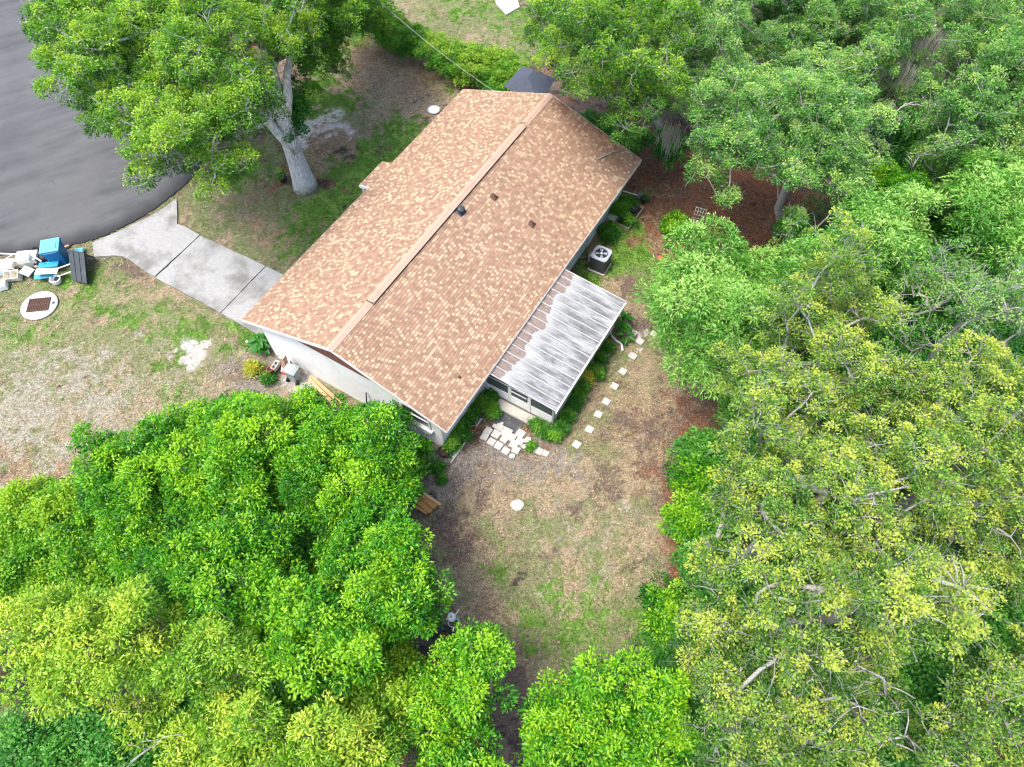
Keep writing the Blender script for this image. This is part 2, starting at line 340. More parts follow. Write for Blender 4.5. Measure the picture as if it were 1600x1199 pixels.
def pdist(x,y,poly):
    best=1e9; n=len(poly)
    for i in range(n):
        ax,ay=poly[i];bx,by=poly[(i+1)%n]; dx,dy=bx-ax,by-ay; t=max(0,min(1,((x-ax)*dx+(y-ay)*dy)/(dx*dx+dy*dy+1e-9)))
        best=min(best,math.hypot(x-ax-t*dx,y-ay-t*dy))
    return best
def fill_lobes(poly,ztop,lr,drop=.3,gap=.95,shr=1.08):
    """crown outline at its own height -> overlapping lobe centres in metres"""
    wp=[tuple(at(x,y,ztop*.85)[:2]) for x,y in poly]
    xs=[p[0] for p in wp];ys=[p[1] for p in wp]; cx,cy=sum(xs)/len(xs),sum(ys)/len(ys)
    R=max(math.hypot(p[0]-cx,p[1]-cy) for p in wp); out=[]
    for _ in range(900):
        x,y=rng.uniform(min(xs),max(xs)),rng.uniform(min(ys),max(ys))
        if not inpoly(np.array(x),np.array(y),wp): continue
        e=pdist(x,y,wp); r=lr*rng.uniform(.55,1.3)
        if e<r*shr:
            r=e/shr
            if r<lr*.40: continue
        if any(math.hypot(x-o[0],y-o[1])<(r+o[3])*.5*gap*.9 for o in out): continue
        d=math.hypot(x-cx,y-cy)/R; z=ztop*(1-drop*d*d)+rng.normal(0,.10*ztop)-r*.6
        out.append((x,y,max(z,r*.5),r,.8))
        if z>2.6 and rng.random()<.36: out.append((x+rng.normal(0,.4),y+rng.normal(0,.4),z-r*1.15,r*.9,.78))
    return np.array(out) if out else np.array([(cx,cy,ztop-lr*.6,lr,.8)])
def branches(mb,base,top,lobes,C,Lb,r0,tw,path=None,rim=1.0):
    nodes=[Vector(top)]; par=[-1]; cnt=[0]
    order=np.argsort(np.hypot(lobes[:,0]-top[0],lobes[:,1]-top[1])); idx={}
    for li in order:
        p=Vector(lobes[li,:3])-Vector((0,0,lobes[li,3]*.45)); best=None
        for k,q in enumerate(nodes):
            c=(p-q).length+ .35*sum(1 for _ in [0])*(q-nodes[0]).length
            if best is None or c<best[0]: best=(c,k)
        idx[li]=len(nodes); nodes.append(p); par.append(best[1]); cnt.append(1)
    for k in range(len(nodes)-1,0,-1): cnt[par[k]]+=cnt[k]
    tot=max(cnt[0],1); rad=lambda c: min(.72*r0*rim*max((c/tot)**.5,.10),.17)
    pth=[Vector(q) for q in (path or [base,tuple((Vector(base)+Vector(top))/2+Vector((random.uniform(-.2,.2),random.uniform(-.2,.2),0))),top])]
    rr=[r0*(1.1 if i==0 else max(.34,.82-.22*(i-1))) for i in range(len(pth))]
    fine=[];fr=[]
    for i in range(len(pth)-1):
        for s in range(5): 
            t=s/5; fine.append(pth[i].lerp(pth[i+1],t)); fr.append(rr[i]*(1-t)+rr[i+1]*t)
    fine.append(pth[-1]); fr.append(rr[-1]); fr=[q*(1+random.uniform(-.09,.09)) for q in fr]; fr[0]*=1.2
    mb.tube(fine,fr,12)
    for k in range(1,len(nodes)):
        a,b=nodes[par[k]],nodes[k]; m1=a.lerp(b,.35)+Vector([random.uniform(-.15,.15) for _ in range(2)]+[random.uniform(-.25,.0)]); m2=a.lerp(b,.7)+Vector([random.uniform(-.12,.12) for _ in range(3)])
        ra=min(rad(cnt[k])*1.15,r0*.8); mb.tube([a,m1,m2,b],[ra,ra*.92,ra*.85,rad(cnt[k])*.75],6,False)
    if tw:
        for li in range(len(lobes)):
            c=C[Lb==li]; c=c[:tw]; nd=[nodes[idx[li]]]; rd_=[.032]
            for q in sorted([Vector(q) for q in c],key=lambda q:(q-nd[0]).length):
                k=min(range(len(nd)),key=lambda k:(q-nd[k]).length+.25*(nd[k]-nd[0]).length); a=nd[k]; ra=rd_[k]*.8
                m1=a.lerp(q,.5)+Vector([random.uniform(-.10,.10) for _ in range(3)]); mb.tube([a,m1,q],[ra,ra*.85,ra*.7],3,False); nd.append(q); rd_.append(max(ra*.75,.008))
                if tw>8:
                    for _ in range(2):
                        e=(q-a).normalized()*random.uniform(.15,.4)+Vector([random.uniform(-.2,.2),random.uniform(-.2,.2),random.uniform(-.05,.25)]); mb.tube([q,q+e*.5+Vector((0,0,.03)),q+e],[ra*.6,.007,.004],3,False)
def tree(name,label,cat,sp,polys,group=None,base=None,r0=.2,path=None,dens=1.0,tb=0.0,parts=('trunk','crown'),gap=.95,mats=None,shr=None):
    P=SP[sp]; LB=[]; shr=shr or (.85 if sp in('greyg','oaky','dark','vine') else 1.10)
    for poly,zt in polys: LB.append(fill_lobes(poly,zt,P['lr'],gap=gap,shr=shr))
    lob=np.vstack(LB); c=lob[:,:3].mean(0)
    if base is None: base=(c[0]+random.uniform(-.3,.3),c[1]+random.uniform(-.3,.3),0)
    base=tuple(base); top=path[-1] if path else (base[0]*.6+c[0]*.4,base[1]*.6+c[1]*.4,max(lob[:,2].min()*.6,.35))
    V,F,T,C,Lb=foliage(lob,sp,dens,tb)
    root=thing(name,base,label,cat,group); off=np.array(base)
    mb=MB(); branches(mb,base,top,lob,C,Lb,r0,P['tw'],path)
    mb.v=[tuple(np.array(v)-off) for v in mb.v]; mb.build(parts[0],P['bark'],root,True)
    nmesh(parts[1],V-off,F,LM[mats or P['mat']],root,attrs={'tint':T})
    return root
# ---------------- ground, road, driveway ----------------
def P2(*pp): return [tuple(at(x,y)[:2]) for x,y in pp]
road_edge=[(-40,20.9),(-30,21.2),(-26,21.45)]+P2((0,399),(40,395),(80,389),(120,381),(150,373),(190,356),(230,334),(265,309),(295,283),(318,250),(335,205),(345,150),(350,80),(345,0),(330,-90))
road_poly=road_edge+[(-18,60),(-60,70),(-60,20.9)]
def smooth(pts,n=6):
    out=[]
    for i in range(len(pts)-1):
        p0=np.array(pts[max(i-1,0)]);p1=np.array(pts[i]);p2=np.array(pts[i+1]);p3=np.array(pts[min(i+2,len(pts)-1)])
        for t in np.arange(n)/n: out.append(tuple(.5*((2*p1)+(-p0+p2)*t+(2*p0-5*p1+4*p2-p3)*t*t+(-p0+3*p1-3*p2+p3)*t**3)))
    return out+[tuple(pts[-1])]
edge0=smooth(road_edge,10); edge=[(x+random.uniform(-.05,.05),y+random.uniform(-.05,.05)) for x,y in edge0]
hp=lambda x,y:tuple(wl(x,y)[:2])
apron=P2((276,311),(277,333),(277,351),(290,355),(312,368),(242,432.4),(222,421),(205,408),(192,401),(178,400),(148,402),(145,380),(175,367),(205,353),(231,340),(256,326))
dslab=P2((313.6,369.2),(415.2,416.6),(344.6,489.6),(243.8,434.5))
hslab=P2((416.4,417.2),(440,429))+[hp(.5,3.6),hp(.5,.6)]+P2((412,531),(390,516),(345.8,490.4))
drive_all=[apron,dslab,hslab]
house_poly=[hp(.5,.25),hp(9.15,.25),hp(9.15,15.8),hp(.5,15.8)]; porch_poly=[hp(9.1,3.3),hp(12.1,3.3),hp(12.1,8.7),hp(9.1,8.7)]
# value noise in numpy
def vnoise(X,Y,s,seed):
    r=np.random.default_rng(seed).random((256,256)); x=X*s+57.3; y=Y*s+91.7; xi=np.floor(x).astype(int); yi=np.floor(y).astype(int); fx=x-xi; fy=y-yi
    fx=fx*fx*(3-2*fx); fy=fy*fy*(3-2*fy); g=lambda a,b:r[a%256,b%256]
    return (g(xi,yi)*(1-fx)+g(xi+1,yi)*fx)*(1-fy)+(g(xi,yi+1)*(1-fx)+g(xi+1,yi+1)*fx)*fy
def fbm(X,Y,s,seed,o=4): return sum(vnoise(X,Y,s*2.1**i,seed+i)*.55**i for i in range(o))/sum(.55**i for i in range(o))
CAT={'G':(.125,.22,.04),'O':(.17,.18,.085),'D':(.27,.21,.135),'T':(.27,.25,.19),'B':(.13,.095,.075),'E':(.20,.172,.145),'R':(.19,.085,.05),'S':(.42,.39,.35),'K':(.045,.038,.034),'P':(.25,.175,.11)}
keys=list(CAT)
BL=[ # kind, px, py, rx, ry (photo pixels at the spot), weight
('O',150,560,330,170,.85),('D',150,560,330,170,.5),('T',200,620,200,80,.5),('T',60,640,110,90,.9),('T',130,600,70,60,.7),('D',200,650,180,60,.6),('P',60,735,140,26,1.3),('T',120,700,90,30,.6),('G',330,525,80,28,1.5),('G',225,490,50,20,1.1),('G',290,555,50,25,1.0),('G',40,520,60,30,.6),('G',170,470,80,22,.7),('G',110,440,60,18,.7),('G',250,620,40,20,.8),('G',90,625,40,15,.7),('G',60,560,30,20,.6),
('D',240,455,60,14,.8),('E',400,590,45,34,1.8),('B',385,600,30,22,1.2),('E',350,545,40,18,.7),('S',305,551,20,19,5),('S',312,548,12,10,3),('B',385,535,22,14,1.2),('B',205,412,25,10,2),('S',470,592,22,14,4),('E',430,560,30,20,1),
('O',400,330,120,90,1.1),('D',340,345,60,40,.7),('P',440,360,45,25,1.3),('P',435,395,25,18,.8),('G',480,350,40,30,1.5),('G',505,330,30,22,1.2),('G',380,262,34,26,1.8),('G',430,400,30,16,.8),('P',400,300,22,30,.7),('R',505,292,26,18,1.4),('R',440,292,18,14,1.2),('K',508,290,15,13,2.5),('E',380,335,14,9,1.8),
('S',505,192,26,15,3.5),('S',478,215,14,14,2),('P',515,215,35,16,1.8),('K',545,236,24,10,1.6),('P',520,245,40,14,1.0),('S',535,205,30,12,1.0),('P',550,200,32,16,1),('G',600,235,34,26,2.4),('G',640,200,24,20,1.4),('G',570,278,36,22,2),('G',540,305,30,20,1.6),('G',560,255,30,20,1.2),('G',530,165,60,18,1.3),('G',505,120,22,40,1.5),('O',570,180,60,20,1),
('D',610,125,120,60,1.0),('E',600,120,40,20,.6),('P',600,125,70,36,1.2),('D',640,130,60,30,.8),('D',640,160,50,24,1),('P',650,100,70,22,1),('P',600,85,40,18,1.2),('R',620,72,60,13,1.6),('R',700,110,60,16,1.8),('R',760,132,40,12,2.4),('G',690,130,22,18,1.2),('G',560,60,25,22,.9),('B',665,148,16,10,1.2),
('O',700,30,160,50,1.3),('G',720,22,60,20,.9),('D',640,20,40,18,1.1),('D',760,60,50,18,.8),('G',800,50,30,40,.8),
('R',1010,265,70,44,2.2),('R',1120,335,95,48,3.2),('B',985,262,35,25,1.2),('P',1030,340,34,42,1.4),('R',1050,300,40,30,1),('G',985,345,24,26,2.2),('G',960,385,30,26,1.8),('G',1000,400,26,46,1.6),('G',940,430,30,18,1.6),('O',1010,440,30,40,1),('P',920,375,14,14,1.2),('P',950,375,20,14,1),
('D',965,460,50,28,1.2),('B',975,445,22,16,1.3),('B',1000,500,26,30,1),('O',1000,560,50,50,.9),('G',978,560,16,14,.8),('D',1060,600,40,50,1),
('D',980,660,120,120,1.0),('P',990,680,110,120,.4),('O',960,690,110,120,.5),('B',980,700,110,120,.5),('R',1020,700,60,90,.5),('B',1000,650,60,50,.8),('R',1085,655,50,50,1.1),('B',1110,650,40,50,1),('R',1075,880,40,60,.9),('R',1060,760,30,60,.9),('B',1000,700,50,50,.7),('O',940,600,26,60,.8),('O',905,690,40,18,.7),('E',880,715,46,24,1.6),('S',884,705,22,12,1.6),('S',1000,520,24,9,1.6),('S',985,560,12,10,1.3),('E',830,690,60,12,1.0),('R',850,684,30,16,1.0),('B',862,688,26,14,1.2),
('E',690,745,60,34,1.9),('B',670,760,35,30,1.2),('E',780,720,80,30,1.6),('B',725,830,28,50,1.3),('B',700,780,50,40,.8),('D',760,780,60,34,1.3),('D',880,860,150,120,1.2),('B',880,840,150,120,.4),('O',880,880,150,120,.8),('T',920,860,90,80,.8),('T',840,800,60,40,.6),('O',850,860,110,70,.8),('G',780,880,40,40,.7),('G',930,900,70,40,.8),('G',900,990,90,50,1.5),('G',860,960,60,40,.8),('G',790,860,24,24,.7),('O',960,1000,80,60,1),('B',925,800,34,18,1.6),('K',918,812,16,9,1.6),('B',850,862,34,12,1.4),('K',822,900,16,8,2),('K',985,880,16,12,1.6),('B',900,880,16,10,1),('B',940,760,40,20,.8),('D',740,900,30,60,1.0),('P',760,970,40,50,.9),('B',720,880,18,20,1),
('B',820,1120,50,80,2.2),('D',850,1060,60,40,1),('B',800,1030,30,40,1.2),('O',900,1050,60,30,.8),('K',820,1160,30,60,1.3),('B',640,700,60,30,1.5),('R',640,690,40,20,1)]
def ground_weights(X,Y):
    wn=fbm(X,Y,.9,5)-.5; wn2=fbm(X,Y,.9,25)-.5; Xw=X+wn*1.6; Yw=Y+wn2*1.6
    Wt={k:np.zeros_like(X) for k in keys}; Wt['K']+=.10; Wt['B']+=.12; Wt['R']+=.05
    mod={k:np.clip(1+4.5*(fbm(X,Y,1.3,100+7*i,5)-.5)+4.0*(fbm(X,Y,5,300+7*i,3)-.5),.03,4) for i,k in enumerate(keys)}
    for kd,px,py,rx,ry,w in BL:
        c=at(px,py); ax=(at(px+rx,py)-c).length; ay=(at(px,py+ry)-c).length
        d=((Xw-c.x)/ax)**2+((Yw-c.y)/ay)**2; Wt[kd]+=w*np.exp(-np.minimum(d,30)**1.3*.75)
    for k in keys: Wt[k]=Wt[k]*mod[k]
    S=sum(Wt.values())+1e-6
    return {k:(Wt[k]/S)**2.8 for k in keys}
def nrm(Wt):
    S=sum(Wt.values()); return {k:v/S for k,v in Wt.items()}
x0,x1,y0,y1,st=-34,34,-2,48,.10
gx=np.arange(x0,x1+1e-6,st); gy=np.arange(y0,y1+1e-6,st); X,Y=np.meshgrid(gx,gy)
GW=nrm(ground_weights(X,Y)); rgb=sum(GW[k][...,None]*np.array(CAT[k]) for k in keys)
Z=-.035+ .03*(fbm(X,Y,1.2,9)-.5)+.015*(fbm(X,Y,5,19)-.5)
ny,nx=X.shape; V=np.stack([X,Y,Z],-1).reshape(-1,3); I=np.arange(nx*ny).reshape(ny,nx)
F=np.stack([I[:-1,:-1],I[:-1,1:],I[1:,1:],I[1:,:-1]],-1).reshape(-1,4)
# outer skirt to the horizon
ring=[(-500,-500),(500,-500),(500,500),(-500,500)]; inn=[I[0,0],I[0,-1],I[-1,-1],I[-1,0]]; nv=len(V)
V=np.vstack([V,[(x,y,-.05) for x,y in ring]]); F=np.vstack([F,[(nv+i,nv+(i+1)%4,inn[(i+1)%4],inn[i]) for i in range(4)]])
m,nt,b=mat('yard_ground',.95,.1); v=coord(nt); at_=N(nt,'ShaderNodeAttribute',attribute_name='mix')
f1=noise(nt,9,6,v,.7); f2=noise(nt,38,4,v,.7); f3=noise(nt,3,5,v,.6,out=1)
a=mixc(nt,.75,at_.outputs['Color'],ramp(nt,f1,[(.3,(.16,.16,.16)),(.7,(.78,.78,.78))]),'OVERLAY')
a=mixc(nt,.8,a,ramp(nt,f2,[(.40,(.06,.06,.06)),(.60,(.90,.90,.90))]),'OVERLAY')
nt.links.new(a,b.inputs['Base Color']); bump(nt,b,f2,.7,.03)
go=nmesh('ground',V,F,m); go['kind']='structure'
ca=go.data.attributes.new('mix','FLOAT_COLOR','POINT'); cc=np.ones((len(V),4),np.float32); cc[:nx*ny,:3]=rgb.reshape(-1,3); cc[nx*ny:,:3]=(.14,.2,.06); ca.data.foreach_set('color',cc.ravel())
# road sheet with a darker sealed margin laid 4 mm above it
E2=[np.array(p) for p in edge]; n=len(E2); wob=[.34+.10*math.sin(i*.31)+.05*math.sin(i*.83) for i in range(n)]; rows=[[],[],[]]; E0=[np.array(p) for p in edge0]
for i,p in enumerate(E2):
    t=E0[min(i+6,n-1)]-E0[max(i-6,0)]; t/=np.linalg.norm(t); q=np.array([-t[1],t[0]])
    rows[0].append(p); rows[1].append(E0[i]+q*wob[i]*.6); rows[2].append(E0[i]+q*(wob[i]+.6))
V1=[(*p,.02) for p in E2]+[(-18,90,.02),(-60,90,.02),(-60,E2[0][1],.02)]+[(*p,-.08) for p in E2]; k=n+3
F1=[tuple(range(k))]+[(k+i,k+i+1,i+1,i) for i in range(n-1)]
b0=len(V1); V1+=[(*p,.024) for r in rows for p in r]
F1+=[(b0+r*n+i,b0+r*n+i+1,b0+(r+1)*n+i+1,b0+(r+1)*n+i) for r in range(2) for i in range(n-1)]
mb=MB(); mb.v=V1; mb.f=F1; rd=mb.build('road','asphalt'); rd['kind']='structure'
ea=rd.data.attributes.new('edge','FLOAT','POINT'); ev=np.zeros(len(V1),np.float32); ev[k:b0]=1; ev[b0:b0+n]=1; ev[b0+n:b0+2*n]=.85; ea.data.foreach_set('value',ev)
def slab(nm,poly,z1,m='concrete'):
    # irregular outline
    q=[]
    for i in range(len(poly)):
        a_,b_=np.array(poly[i]),np.array(poly[(i+1)%len(poly)]); k=max(1,int(np.linalg.norm(b_-a_)/.35))
        for t in range(k): q.append(tuple(a_+(b_-a_)*t/k+(rng.normal(0,.012,2) if t else 0)))
    return MB().prism(q,-.1,z1)
mb=MB(); 
for nm,p,z in (('a',apron,.034),('b',dslab,.045),('c',hslab,.048)): s_=slab(nm,p,z); mb.add(s_.v,s_.f)
dv=mb.build('driveway','concrete'); dv['kind']='structure'
nb=MB().prism(P2((770,-8),(776,8),(791,24),(812,12),(806,-8)),-.1,.05).build('concrete_pad','whiteconc'); nb['kind']='structure'
nb=MB().prism(P2((752,-30),(764,-2),(792,4),(800,-6),(798,-34)),-.1,.02).build('parking_pad','asphalt'); nb['kind']='structure'
# ---------------- grass blades and fallen leaves (uncountable) ----------------
def scatter(n,box):
    return rng.uniform(box[0],box[1],n),rng.uniform(box[2],box[3],n)
blocked=drive_all+[road_poly,house_poly,porch_poly]
def free(X,Y):
    k=np.ones(X.shape,bool)
    for p in blocked: k&=~inpoly(X,Y,p)
    return k
# visible ground only: left lawn + yards
vis=[P2((-20,400),(300,270),(400,200),(460,60),(600,-20),(860,-20),(860,140),(720,150),(380,500),(440,560),(500,640),(150,740),(-20,770)),
     P2((1000,200),(1220,320),(1220,420),(1080,420),(1060,560),(1170,660),(1120,720),(1090,950),(1050,1100),(840,1199),(780,1199),(760,980),(660,800),(620,700),(700,660),(860,440))]
def pick(n,box,dens):
    X,Y=scatter(n,box); k=np.zeros(X.shape,bool)
    for p in vis: k|=inpoly(X,Y,p)
    k&=free(X,Y); X,Y=X[k],Y[k]; G=nrm(ground_weights(X,Y)); cl=np.clip((fbm(X,Y,4.5,501,3)-.5)*6+.75,.1,1.3); k=rng.random(len(X))<dens(G)*cl; return X[k],Y[k],{a:b[k] for a,b in G.items()}
BOX=(-26,13,4,46)
X,Y,G=pick(1500000,BOX,lambda g:np.clip(1.1*g['G']+.62*g['O']+.30*g['D']+.30*g['T']+.12*g['P']+.05*g['E'],0,1))
n=len(X); C=np.stack([X,Y,np.full(n,-.03)],1); D=unit(np.stack([rng.normal(0,.75,n),rng.normal(0,.75,n),rng.uniform(.25,1,n)],1))
gl=np.clip(.035+.06*rng.random(n)*(.5+G['G']),.02,.12); V,F=leaf_quads(C,D,gl,gl*.22+.004)
gt=np.clip(.10+1.25*G['G']+.42*G['O']+.06+1.6*(fbm(X,Y,2.2,601,4)-.5)+rng.normal(0,.14,n),0,1)
m=leafmat('grass_blade',(.32,.28,.195),(.17,.20,.065),(.10,.235,.022),.25,.7)
tag(nmesh('grass',V,F,m,attrs={'tint':gt}),'short patchy lawn grass, part green and part dried','grass',kind='stuff')
X,Y,G=pick(620000,BOX,lambda g:np.clip(.34*g['D']+.8*g['R']+.5*g['P']+.2*g['B']+.03*g['O']+  .12*g['E']+.14*g['T'],0,1))
n=len(X); C=np.stack([X,Y,rng.uniform(-.02,.03,n)],1); D=unit(np.stack([rng.normal(0,1,n),rng.normal(0,1,n),rng.normal(0,.25,n)],1))
ll=rng.uniform(.04,.09,n); V,F=leaf_quads(C,D,ll,ll*.5,2)
m=leafmat('dead_leaf',(.06,.032,.018),(.25,.165,.09),(.50,.42,.29),.1,.8)
tag(nmesh('fallen_leaves',V,F,m,attrs={'tint':np.clip(.42+.3*(G['D']+G['T']+G['E'])-.14*G['R']+rng.normal(0,.27,n),0,1)}),'brown fallen leaves littering the bare yard','fallen leaves',kind='stuff')
# ---------------- the house ----------------
K=(ZR-ZE)/(W/2); SL=math.hypot(W/2,ZR-ZE)
H=thing('house',(CX,CY,0),'single storey white stucco house under a brown shingle gable roof','house',rz=YAW)
X0,X1,Y0,Y1=.55,9.09,.30,15.76
zt=2.56
w=MB(); zw=lambda x:ZR-abs(x-W/2)*K-.17
prof=[(X0,-.05),(X1,-.05),(X1,zw(X1)),(W-((ZR-.17-zt)/K and (W/2-(ZR-.17-zt)/K)),zt),(W/2-(ZR-.17-zt)/K,zt),(X0,zw(X0))]
vs=[(x,Y0,z) for x,z in prof]+[(x,Y1,z) for x,z in prof]; k=len(prof)
w.add(vs,[tuple(range(k)),tuple(range(2*k-1,k-1,-1))]+[((i+1)%k,i,i+k,(i+1)%k+k) for i in range(k)]).build('wall','stucco',H)
hx=(ZR-.17-zt)/K
for yy,t in ((Y0-.02,.3),(Y1-.28,.3)):
    g=MB(); q=[(W/2-hx,zt+.003),(W/2+hx,zt+.003),(W/2,ZR-.17)]
    g.add([(x,yy,z) for x,z in q]+[(x,yy+t,z) for x,z in q],[(0,1,2),(5,4,3),(1,0,3,4),(2,1,4,5),(0,2,5,3)]).build('gable_siding','siding',H)
nb=int((2*hx)/.3)
for i in range(0):   # vertical siding battens on the near gable
    x=W/2-hx+.3*(i+.5); top=ZR-.17-abs(x-W/2)*K
    if top-zt>.06: g.box((x,Y0-.032,(zt+top)/2),(.03,.025,top-zt-.02))
# roof: courses of shingles stepped down both slopes
def slope(side):
    vs=[];fs=[];uv=[]; nc=int(SL/.125)+1; ys=np.linspace(0,L,33)
    for c in range(nc):
        s0=c*.125; s1=min(s0+.125,SL)
        if s1-s0<.01: continue
        for j in range(len(ys)-1):
            ya,yb=ys[j],ys[j+1]; b=len(vs)
            for (s,h) in ((s0,.0),(s1,.014),(s1,-.004)):
                for y in (ya,yb):
                    x=W/2+side*s/SL*W/2; z=ZR-s/SL*(ZR-ZE)+h; vs.append((x,y,z)); uv.append((y+(11.3 if side>0 else 0),s+.001))
            f=[(b,b+2,b+3,b+1),(b+2,b+4,b+5,b+3)]
            if side<0: f=[tuple(reversed(q)) for q in f]
            fs+=f
    me=bpy.data.meshes.new('roof_slope'); me.from_pydata(vs,[],fs); me.materials.append(M['shingle']); l=me.uv_layers.new(name='UVMap')
    idx=np.zeros(len(me.loops),np.int32); me.loops.foreach_get('vertex_index',idx); U=np.array(uv,np.float32)
    # face uv: keep each step inside its own course
    l.data.foreach_set('uv',U[idx].ravel())
    a=me.attributes.new('stain','FLOAT','POINT'); P_=np.array(vs)
    st_=np.zeros(len(P_))
    if side>0:
        for (cx,cy,rx,ry,wt) in ((6.2,15.9,1.2,.55,.9),(7.8,15.9,1.1,.5,.9),(5.3,15.95,.6,.4,.6),(8.6,15.4,.7,.9,.35),(7.0,14.9,.7,.6,.3),(9.1,15.9,.6,.3,.6)):
            st_=np.maximum(st_,wt*np.exp(-((P_[:,0]-cx)/rx)**2-((P_[:,1]-cy)/ry)**2))
    a.data.foreach_set('value',st_.astype(np.float32))
    o=bpy.data.objects.new('roof_slope',me); col.objects.link(o); o.parent=H; return o
slope(1); slope(-1)
r=MB(); q=[(0,ZE-.14),(W/2,ZR-.16),(W,ZE-.14),(W,ZE-.006),(W/2,ZR-.006),(0,ZE-.006)]; k=6
r.add([(x,.02,z) for x,z in q]+[(x,L-.02,z) for x,z in q],[(0,1,4,5),(1,2,3,4),(11,10,7,6),(10,9,8,7)]+[((i+1)%k,i,i+k,(i+1)%k+k) for i in range(k)]).build('roof_deck','trim',H)
f=MB()
for y in (0.0,L):
    for s in (-1,1):
        a_=Vector((W/2,y,ZR-.075)); b_=Vector((W/2+s*W/2,y,ZE-.075)); c=(a_+b_)/2; f.box(c,((a_-b_).length,.035,.145),ry=s*math.atan(K))
for x in (-.005,W+.005): f.box((x,L/2,ZE-.08),(.03,L-.06,.14))
f.build('fascia','trim',H)
rc_done=False
rc=MB(); y=0
while y<L-.05:
    if y>5 and len(rc.v) and not rc_done: rc.build('ridge_cap','cap',H); rc=MB(); rc_done=True
    if not(2.35<y<13.6):
        e=min(y+.30,L); h=.03
        for s in(-1,1): 
            vs=[(W/2,y,ZR+h+.012),(W/2,e,ZR+h),(W/2+s*.17,e,ZR+h-.17*K),(W/2+s*.17,y,ZR+h+.012-.17*K),(W/2+s*.17,y,ZR-.02-.17*K),(W/2+s*.17,e,ZR-.02-.17*K)]
            rc.add(vs,[(0,1,2,3) if s<0 else (3,2,1,0),(3,2,5,4) if s<0 else (4,5,2,3)])
    y+=.26
rc.build('ridge_cap','cap',H)
rv=MB(); y=2.38
while y<13.55:
    e=min(y+.30,13.6)
    for s in(-1,1):
        h=.10; vs=[(W/2,y,ZR+h+.01),(W/2,e,ZR+h),(W/2+s*.175,e,ZR+h-.17*K),(W/2+s*.175,y,ZR+h+.01-.17*K)]
        rv.add(vs,[(0,1,2,3) if s<0 else (3,2,1,0)])
    y+=.28
rvo=rv.build('ridge_vent','cap',H)
b_=MB()
for s in(-1,1): b_.box((W/2+s*.145,7.99,ZR+.045-.145*K),(.03,11.2,.08))
b_.box((W/2,2.4,ZR+.04),(.28,.03,.08)).box((W/2,13.58,ZR+.04),(.28,.03,.08)); b_.build('vent_baffle','black',rvo)
def on(x,y,dz=0): return Vector((x,y,ZR-abs(x-W/2)*K+dz))
e=MB(); c=on(5.16,8.0); e.box(c+Vector((0,0,.015)),(.38,.36,.02),ry=math.atan(K)); e.lathe(c,[(.10,0),(.10,.10),(.155,.10),(.155,.22),(.13,.25),(0,.26)],16,ry=.25); e.build('exhaust_vent','dark_metal',H,True)
for x,y in((5.8,9.55),(7.61,9.56)):
    e=MB(); c=on(x,y); e.lathe(c,[(.13,.005),(.10,.03),(.06,.05),(.045,.06),(.045,.19),(.035,.19),(.035,.1)],14,ry=.1).box(c+Vector((0,0,.017)),(.3,.28,.012),ry=math.atan(K)); e.build('pipe_vent','rust',H,True)
e=MB(); c=on(8.89,2.02,.02); e.lathe(c,[(.06,0),(.055,.03),(.03,.05),(0,.055)],10).build('roof_patch','rust',H,True)
# entry roof over the front door
e=MB(); ya,yb=8.34,10.1; xe=-.56; ze=ZE+xe*K
vs=[];fs=[];uvv=[]
for c in range(5):
    a0=c*.125; a1=min(a0+.125,.62)
    xa,xb=.05-a0,.05-a1; b=len(vs)
    for x,h in((xa,.0),(xb,.014),(xb,-.004)):
        for y in(ya,yb): vs.append((x,y,ZE+x*K+.012+h)); uvv.append((y,3.0+(.05-x)))
    fs+=[(b+1,b+3,b+2,b),(b+3,b+5,b+4,b+2)]
me=bpy.data.meshes.new('entry_roof'); me.from_pydata(vs,[],fs); me.materials.append(M['shingle']); l=me.uv_layers.new(name='UVMap')
idx=np.zeros(len(me.loops),np.int32); me.loops.foreach_get('vertex_index',idx); l.data.foreach_set('uv',np.array(uvv,np.float32)[idx].ravel())
eo=bpy.data.objects.new('entry_roof',me); col.objects.link(eo); eo.parent=H
MB().box((-.25,(ya+yb)/2,ZE-.25*K-.06),(.62,yb-ya-.02,.11),ry=-math.atan(K)).box((-.56,(ya+yb)/2,ze-.05),(.03,yb-ya+.02,.14)).box((-.24,ya-.012,ZE-.24*K-.045),(.66,.03,.15),ry=-math.atan(K)).build('entry_fascia','trim',eo)
for y in(ya+.1,yb-.1): MB().box((-.45,y,1.08),(.1,.1,2.2),bev=.01).build('entry_post','trim',H)
# openings (near gable window, front openings facing the street)
def window(cx,cz,wx,wz,y=Y0):
    fo=MB()
    for dx in(-wx/2-.03,wx/2+.03): fo.box((cx+dx,y-.025,cz),(.07,.06,wz+.14))
    for dz in(-wz/2-.03,wz/2+.03,0): fo.box((cx,y-.022,cz+dz),(wx,.05,.05))
    F_=fo.build('window',M['trim'],H); MB().box((cx,y-.004,cz),(wx,.02,wz)).build('pane','glass',F_)
    MB().box((cx,y-.07,cz-wz/2-.09),(wx+.3,.14,.05),bev=.01).build('sill','trim',F_)
pw=onwall(646,645); window(pw.x+.1,1.62,1.15,.95)
